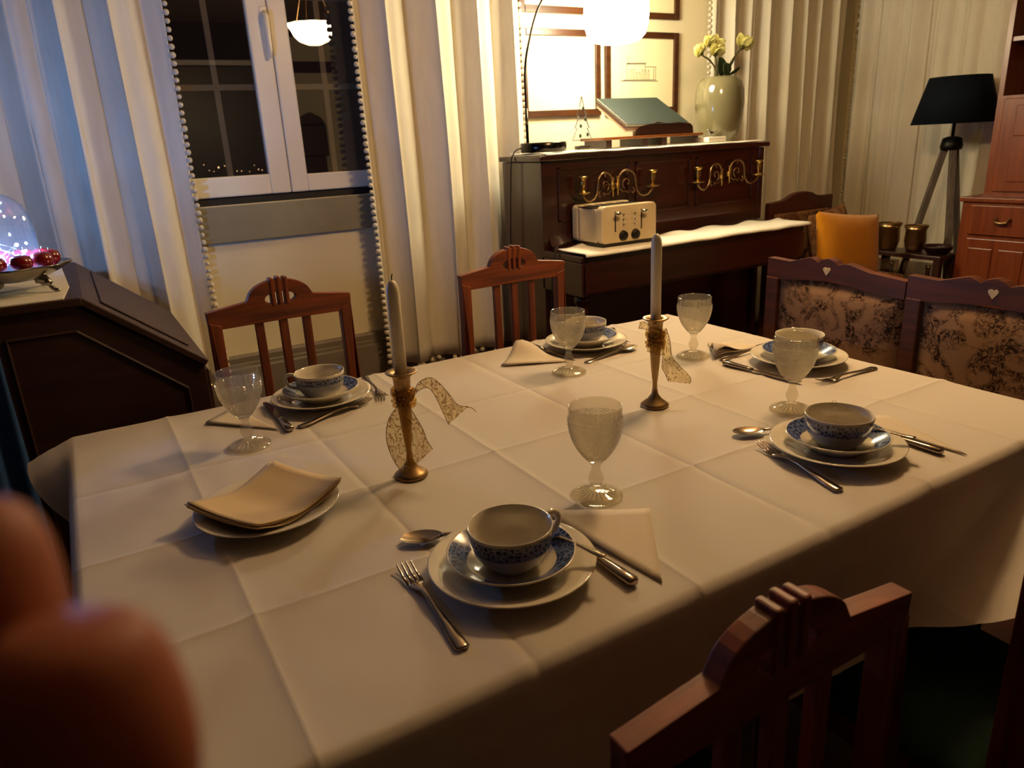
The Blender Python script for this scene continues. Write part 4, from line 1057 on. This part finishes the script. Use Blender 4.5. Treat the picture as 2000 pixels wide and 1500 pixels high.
tag(obj('doily', PR([(DX0 + .1, DY0 - .012), (-.05, DY0 - .012), (-.035, DY0 + .2), (-.05, DY1 - .15), (DX0 + .1, DY1 - .15)], DZ + .0005, DZ + .0035, 'Z'), 'runner'), 'white cloth mat on the writing desk top under the silver dish', 'cloth')
dc = (-.150, 2.30); DZ2 = DZ + .0035
dish = thing('footed_dish', 'ornate footed silver dish under the glass dome', 'dish', (dc[0], dc[1], DZ2))
def scal(k, i, a, z): return (.006 * math.cos(a * 8) if z > .058 else 0)
obj('bowl', LA([(0, .030), (.03, .030), (.07, .036), (.105, .052), (.128, .066), (.134, .072), (.130, .074), (.10, .060), (.06, .045), (0, .042)], 64, rfun=scal), 'silver', dish, True)
for k in range(4):
    a = PI / 4 + k * PI / 2 + .2; c_, s_ = math.cos(a), math.sin(a)
    bm = bmesh.new(); tube(bm, spline([(.06 * c_, .06 * s_, .036), (.082 * c_, .082 * s_, .032), (.090 * c_, .090 * s_, .018), (.100 * c_, .100 * s_, .006), (.112 * c_, .112 * s_, .003)], 4), [.014] * 4 + [.010] * 4 + [.006] * 4 + [.005] * 4 + [.0035], 7)
    obj('foot', bm, 'silver', dish, True)
for k in range(10):
    a = 2 * PI * k / 10; r_ = .088
    o = thing('red_apple_ornament', 'glossy red ball in the ring around the glass dome', 'ornament', (dc[0] + r_ * math.cos(a), dc[1] + r_ * math.sin(a), DZ2 + .083), group='red balls in the silver dish')
    obj('ball', LA([(0, -.021), (.012, -.020), (.023, -.010), (.026, .002), (.022, .015), (.012, .021), (.004, .017), (0, .016)], 20), 'red_fruit', o, True)
    obj('stalk', TU([(0, 0, .015), (.001, .001, .026)], .0014, 5), 'stem', o)
dome = thing('glass_dome', 'clear glass cloche with knob standing in the silver dish', 'dome', (dc[0], dc[1], DZ2 + .050))
obj('cloche', LA([(.068, .0), (.071, .0), (.072, .10), (.069, .140), (.056, .172), (.036, .192), (.014, .203), (.007, .208), (.005, .206), (.012, .200), (.034, .189), (.053, .170), (.066, .139), (.069, .10), (.068, .0)], 48), 'dome_glass', dome, True)
obj('knob', LA([(.005, .206), (.008, .212), (.014, .222), (.013, .234), (.006, .240), (0, .241)], 20), 'dome_glass', dome, True)
R_ = random.Random(5); wire = [(0, 0, .0)]
for k in range(7):
    a = k * 2.1; wire.append((.043 * math.cos(a) * R_.uniform(.5, 1.1), .043 * math.sin(a) * R_.uniform(.5, 1.1), .028 + .005 * k + .034 * (k % 2)))
fl = thing('fairy_lights', 'blue white fairy lights on a thin wire inside the glass dome', 'lights', (dc[0], dc[1], DZ2 + .046))
obj('wire', TU(spline(wire, 6), .0007, 5), 'silver', fl, True)
for p in wire[1:]: obj('bulb', BA(p, .0038, 2), 'led_glow', fl, True)
# added sheet by the desk's wall end, blue light put into its colour
rows = [[(-.205 + .16 * (j / 16 - 1), 2.075 + .014 * math.sin(j * 1.1 + i * .15), .90 - i * .055) for j in range(17)] for i in range(15)]
me = grid_mesh('blue_glow_sheet', rows, 'blue_glow_sheet'); o = solid(link('blue_glow_sheet', me, None, True), .003); tag(o, 'added sheet coloured like blue light at the wall end of the writing desk', 'cloth')
# ------------------------------------------------------------------ corner: armchair, cushions, side table, lamp, cabinet
ac = thing('armchair', 'carved dark armchair in the corner beside the piano', 'armchair', (3.80, 3.0, 0))
crest = [(-.29, .82), (-.29, .885), (-.17, .893), (-.13, .905), (-.08, .925), (-.03, .932), (.03, .932), (.08, .922), (.12, .905), (.20, .896), (.27, .898), (.27, .82)]
obj('crest_rail', PR(crest, -.02, .02), 'bench_wood', ac, bevel=.005)
for x in (-.27, .25):
    obj('back_post', B(x - .02, x + .02, -.02, .02, 0, .83), 'bench_wood', ac, bevel=.004)
    obj('front_leg', B(x - .02, x + .02, -.55, -.51, 0, .42), 'bench_wood', ac, bevel=.004)
    obj('arm_post', B(x - .016, x + .016, -.26, -.225, .42, .65), 'bench_wood', ac)
    obj('arm', TU(spline([(x, 0, .66), (x, -.1, .665), (x, -.2, .66), (x, -.27, .64)], 4), [.020] * 12 + [.024], 8), 'bench_wood', ac, True)
obj('back_panel', B(-.25, .23, -.035, .0, .5, .82), 'cushion_tapestry', ac, bevel=.012)
obj('seat', B(-.27, .25, -.55, .0, .40, .47), 'cushion_tapestry', ac, bevel=.015)
def pillow(name, w_, h_, th, m, loc, rot, label):
    n = 18; bm = bmesh.new(); V = {}
    for s in (-1, 1):
        for i in range(n + 1):
            for j in range(n + 1):
                u, v = 2 * i / n - 1, 2 * j / n - 1
                e = (1 - abs(u) ** 3.2) * (1 - abs(v) ** 3.2)
                pin = 1 - .07 * (1 - u * u) * abs(v) ** 3 if True else 1
                x = u * w_ / 2 * (1 - .06 * (1 - v * v)) ; z = v * h_ / 2 * (1 - .06 * (1 - u * u))
                if s == 1 and (i in (0, n) or j in (0, n)): V[s, i, j] = V[-1, i, j]; continue
                V[s, i, j] = bm.verts.new((x, s * th / 2 * e ** .6, z))
    for s in (-1, 1):
        for i in range(n):
            for j in range(n): bm.faces.new((V[s, i, j], V[s, i + 1, j], V[s, i + 1, j + 1], V[s, i, j + 1]))
    o = obj(name, bm, m, None, True, loc, rot); tag(o, label, 'cushion'); return o
pillow('cushion', .40, .34, .12, 'cushion_tapestry', (3.93, 2.875, .66), (-.18, -.12, .1), 'floral tapestry cushion leaning on the armchair back')
pillow('cushion', .47, .38, .13, 'ochre_fabric', (3.66, 2.56, .655), (-.22, .12, -.15), 'plain ochre yellow cushion on the armchair behind the bench')
st = thing('side_table', 'dark low side table with glass doors under the tripod lamp', 'table', (4.17, 2.50, 0))
obj('top', B(-.09, .09, -.22, .22, .555, .58), 'dark_wood', st, bevel=.004)
obj('shelf', B(-.08, .08, -.21, .21, .2, .22), 'dark_wood', st)
for x in (-.07, .07):
    for y in (-.20, .20): obj('leg', B(x - .018, x + .018, y - .018, y + .018, 0, .555), 'dark_wood', st)
for y in (-.20, .0): obj('glass_door', B(-.085, -.080, y + .02, y + .19, .23, .54), 'window_glass', st)
for (x, y, r_, h_, lab) in ((4.15, 2.64, .062, .15, 'brass pot standing on the side table nearest the cushion'), (4.19, 2.50, .058, .14, 'brass pot on the side table beside the tripod lamp leg')):
    t = thing('brass_pot', lab, 'pot', (x, y, .58), group='brass pots on the side table')
    obj('body', LA([(0, 0), (r_ * .7, 0), (r_ * .85, .02), (r_, .06), (r_ * .92, h_ - .02), (r_ * 1.08, h_), (r_ * 1.02, h_), (r_ * .86, h_ - .02), (r_ * .9, .05), (0, .01)], 28), 'brass_dull', t, True)
    obj('rim', LA([(r_ * 1.08, h_), (r_ * 1.12, h_ + .005), (r_ * 1.06, h_ + .008), (r_ * 1.02, h_)], 28, closed=True), 'bronze', t, True)
tag(obj('dark_dish', LA([(0, 0), (.05, 0), (.065, .02), (.078, .045), (.075, .047), (.075, .025), (0, .012)], 28, (4.175, 2.355, .58)), 'dark_wood', None, True), 'shallow dark wooden dish on the side table', 'dish')
for k, (x, y) in enumerate(((4.15, 2.60), (4.15, 2.38))):
    t = thing('dark_bottle', 'dark glass bottle in the side table under the ' + ('brass pots', 'shallow dish')[k], 'bottle', (x, y, .22), group='bottles in the side table')
    obj('body', LA([(0, 0), (.035, 0), (.037, .16), (.02, .2), (.012, .22), (.012, .27), (0, .27)], 20), 'toaster_black', t, True)
    obj('cap', LA([(0, .27), (.014, .268), (.014, .295), (0, .297)], 14), 'silver', t, True)
tl = thing('tripod_lamp', 'tripod floor lamp with grey wooden legs and dark navy shade', 'lamp', (4.47, 2.52, 0))
obj('lamp_shade', LA([(.225, 1.275), (.155, 1.525), (.152, 1.525), (.222, 1.275)], 48, closed=True), 'navy_fabric', tl, True)
obj('hub', LA([(0, 1.13), (.055, 1.13), (.06, 1.15), (.05, 1.195), (.02, 1.205), (0, 1.205)], 20), 'black_metal', tl, True)
obj('pole', TU([(0, 0, 1.2), (0, 0, 1.40)], .009, 8), 'black_metal', tl, True)
for a in (2.3, 4.0, 6.1):
    bm = bmesh.new(); c_, s_ = math.cos(a), math.sin(a); tube(bm, [(.03 * c_, .03 * s_, 1.15), (.27 * c_, .27 * s_, 0.0)], [.024, .024], 4); obj('leg', bm, 'grey_wood', tl, bevel=.003)
obj('lamp_wire', TU(spline([(0, -.02, 1.13), (-.03, -.05, .95), (-.02, -.05, .7), (-.06, -.06, .5), (-.05, -.05, .1)], 5), .003, 5), 'black_metal', tl, True)
cb = thing('hutch_cabinet', 'orange brown wooden hutch cabinet with panelled doors and open shelf', 'cabinet', (4.20, 2.235, 0))
obj('base', B(0, .50, -1.15, .03, 0, .87), 'cabinet_wood', cb, bevel=.004)
obj('worktop', B(-.015, .51, -1.165, .045, .87, .895), 'cabinet_wood', cb, bevel=.005)
for k in range(3):
    y1_ = -.02 - k * .37
    dw = obj('drawer', B(-.014, 0, y1_ - .33, y1_, .70, .855), 'cabinet_wood', cb, bevel=.004)
    obj('drawer_pull', TU([(-.016, y1_ - .14, .79), (-.036, y1_ - .15, .772), (-.038, y1_ - .175, .768), (-.036, y1_ - .20, .772), (-.016, y1_ - .21, .79)], .008, 7), 'bronze', dw, True)
    dd = obj('door', B(-.014, 0, y1_ - .33, y1_, .08, .68), 'cabinet_wood', cb, bevel=.004)
    for a in (0, .155): obj('door_panel', B(-.020, -.013, y1_ - .165 - a + .02, y1_ - .02 - a, .13, .63), 'cabinet_wood', dd, bevel=.005)
up_ = obj('upper_case', B(.10, .48, -1.12, -.02, .895, 1.40), 'cabinet_wood', cb)
for y in (-1.12, -.045): obj('side_board', B(.10, .48, y, y + .025, 1.40, 2.15), 'cabinet_wood', cb)
obj('back_board', B(.46, .48, -1.12, -.02, 1.40, 2.15), 'dark_wood', cb)
obj('shelf', B(.11, .47, -1.10, -.045, 1.66, 1.68), 'cabinet_wood', cb); obj('cornice', B(.06, .50, -1.15, .01, 2.15, 2.2), 'cabinet_wood', cb, bevel=.01)
for k in range(3):
    y1_ = -.06 - k * .35
    dd = obj('upper_door', B(.086, .10, y1_ - .32, y1_, .92, 1.385), 'cabinet_wood', cb, bevel=.004)
    for z in (.97, 1.20): obj('door_panel', B(.080, .087, y1_ - .25, y1_ - .07, z, z + .15), 'cabinet_wood', dd, bevel=.005)
tag(obj('china_bowl', LA([(0, 0), (.03, 0), (.06, .035), (.068, .06), (.064, .06), (.05, .03), (0, .008)], 28, (4.38, 2.04, 1.40)), 'porcelain', None, True), 'white china bowl on the open shelf of the hutch', 'bowl')
# ------------------------------------------------------------------ ceiling lamp (its reflection shows in the pane)
LX, LY, LZ = 1.80, 1.42, 2.04
cl = thing('ceiling_lamp', 'hanging glass bowl lamp, lit, reflected in the window pane', 'lamp', (LX, LY, LZ))
obj('bowl_bottom', LA([(0, 0), (.05, .004), (.10, .024)], 48), 'ceiling_bowl_dim', cl, True)
obj('bowl', LA([(.10, .024), (.138, .062), (.158, .105), (.176, .132), (.184, .140), (.172, .136), (.150, .10), (.128, .065), (.09, .03), (0, .012)], 48, rfun=lambda k, i, a, z: .006 * math.cos(10 * a) if z > .13 else 0), 'ceiling_bowl_glow', cl, True)
for k in range(3):
    a = 2 * PI * k / 3; obj('chain', TU([(.165 * math.cos(a), .165 * math.sin(a), .135), (.012 * math.cos(a), .012 * math.sin(a), .52)], .003, 5), 'brass_dull', cl)
obj('rose', LA([(0, .52), (.02, .52), (.03, .56), (.06, .60), (.065, ZC - LZ), (0, ZC - LZ)], 20), 'brass_dull', cl, True)
# long-case clock by the front wall, a dark shape in the reflection
lc = thing('longcase_clock', 'dark longcase clock against the wall, mirrored in the window pane', 'clock', (2.75, Y0 + .20, 0))
obj('trunk', B(-.13, .13, -.11, .10, .0, 1.25), 'dark_wood', lc, bevel=.01); obj('hood', B(-.17, .17, -.13, .12, 1.25, 1.62), 'dark_wood', lc, bevel=.02)
obj('pediment', PR([(-.17, 1.62), (.17, 1.62), (.12, 1.70), (.0, 1.76), (-.12, 1.70)], -.12, .10), 'dark_wood', lc, bevel=.01)
# ------------------------------------------------------------------ hand of the person holding the camera
def hand():
    t = thing('person', 'blurred hand with fingers reaching in front of the lens', 'person')
    def C(px, py, d):   # picture direction and distance from the lens
        r_ = ray(px, py); return Vector((0, 0, CAMZ)) + r_ * d
    verts, edges, rad = [], [], []
    def chain(pts, start=None):
        prev = start
        for p, r_ in pts:
            verts.append(p); rad.append(r_); i = len(verts) - 1
            if prev is not None: edges.append((prev, i))
            prev = i
        return prev
    verts.append(C(-150, 2150, .125)); rad.append(.024)                                   # wrist end of palm
    chain([(C(-420, 2600, .15), .026), (C(-700, 3100, .20), .026), (C(-1000, 3500, .30), .033)], 0)   # wrist, forearm
    pm = chain([(C(-80, 1880, .115), .022)], 0)
    chain([(C(220, 1640, .098), .0130), (C(190, 1470, .092), .0134), (C(130, 1310, .090), .0126), (C(115, 1200, .089), .0092)], pm)      # index
    chain([(C(-10, 1560, .106), .0122), (C(-30, 1340, .102), .0126), (C(-55, 1110, .101), .0118), (C(-105, 970, .101), .0092)], pm)    # middle
    chain([(C(-330, 1600, .120), .0108), (C(-350, 1360, .118), .0102), (C(-360, 1180, .118), .0092)], pm)                                 # ring
    chain([(C(-540, 1720, .130), .0095), (C(-560, 1540, .130), .0086), (C(-570, 1420, .130), .0076)], pm)                                  # little
    chain([(C(180, 2050, .115), .0135), (C(330, 1900, .105), .0122), (C(420, 1780, .100), .0110), (C(450, 1720, .098), .0085)], 0)         # thumb
    me = bpy.data.meshes.new('hand'); me.from_pydata(verts, edges, []); me.update()
    o = bpy.data.objects.new('hand', me); col.objects.link(o); o.parent = t; me.materials.append(MATS['skin'])
    sk = o.modifiers.new('skin', 'SKIN'); sk.use_smooth_shade = True
    for v, r_ in zip(me.skin_vertices[0].data, rad): v.radius = (r_, r_)
    me.skin_vertices[0].data[0].use_root = True
    s = o.modifiers.new('sub', 'SUBSURF'); s.levels = 2; s.render_levels = 2
hand()
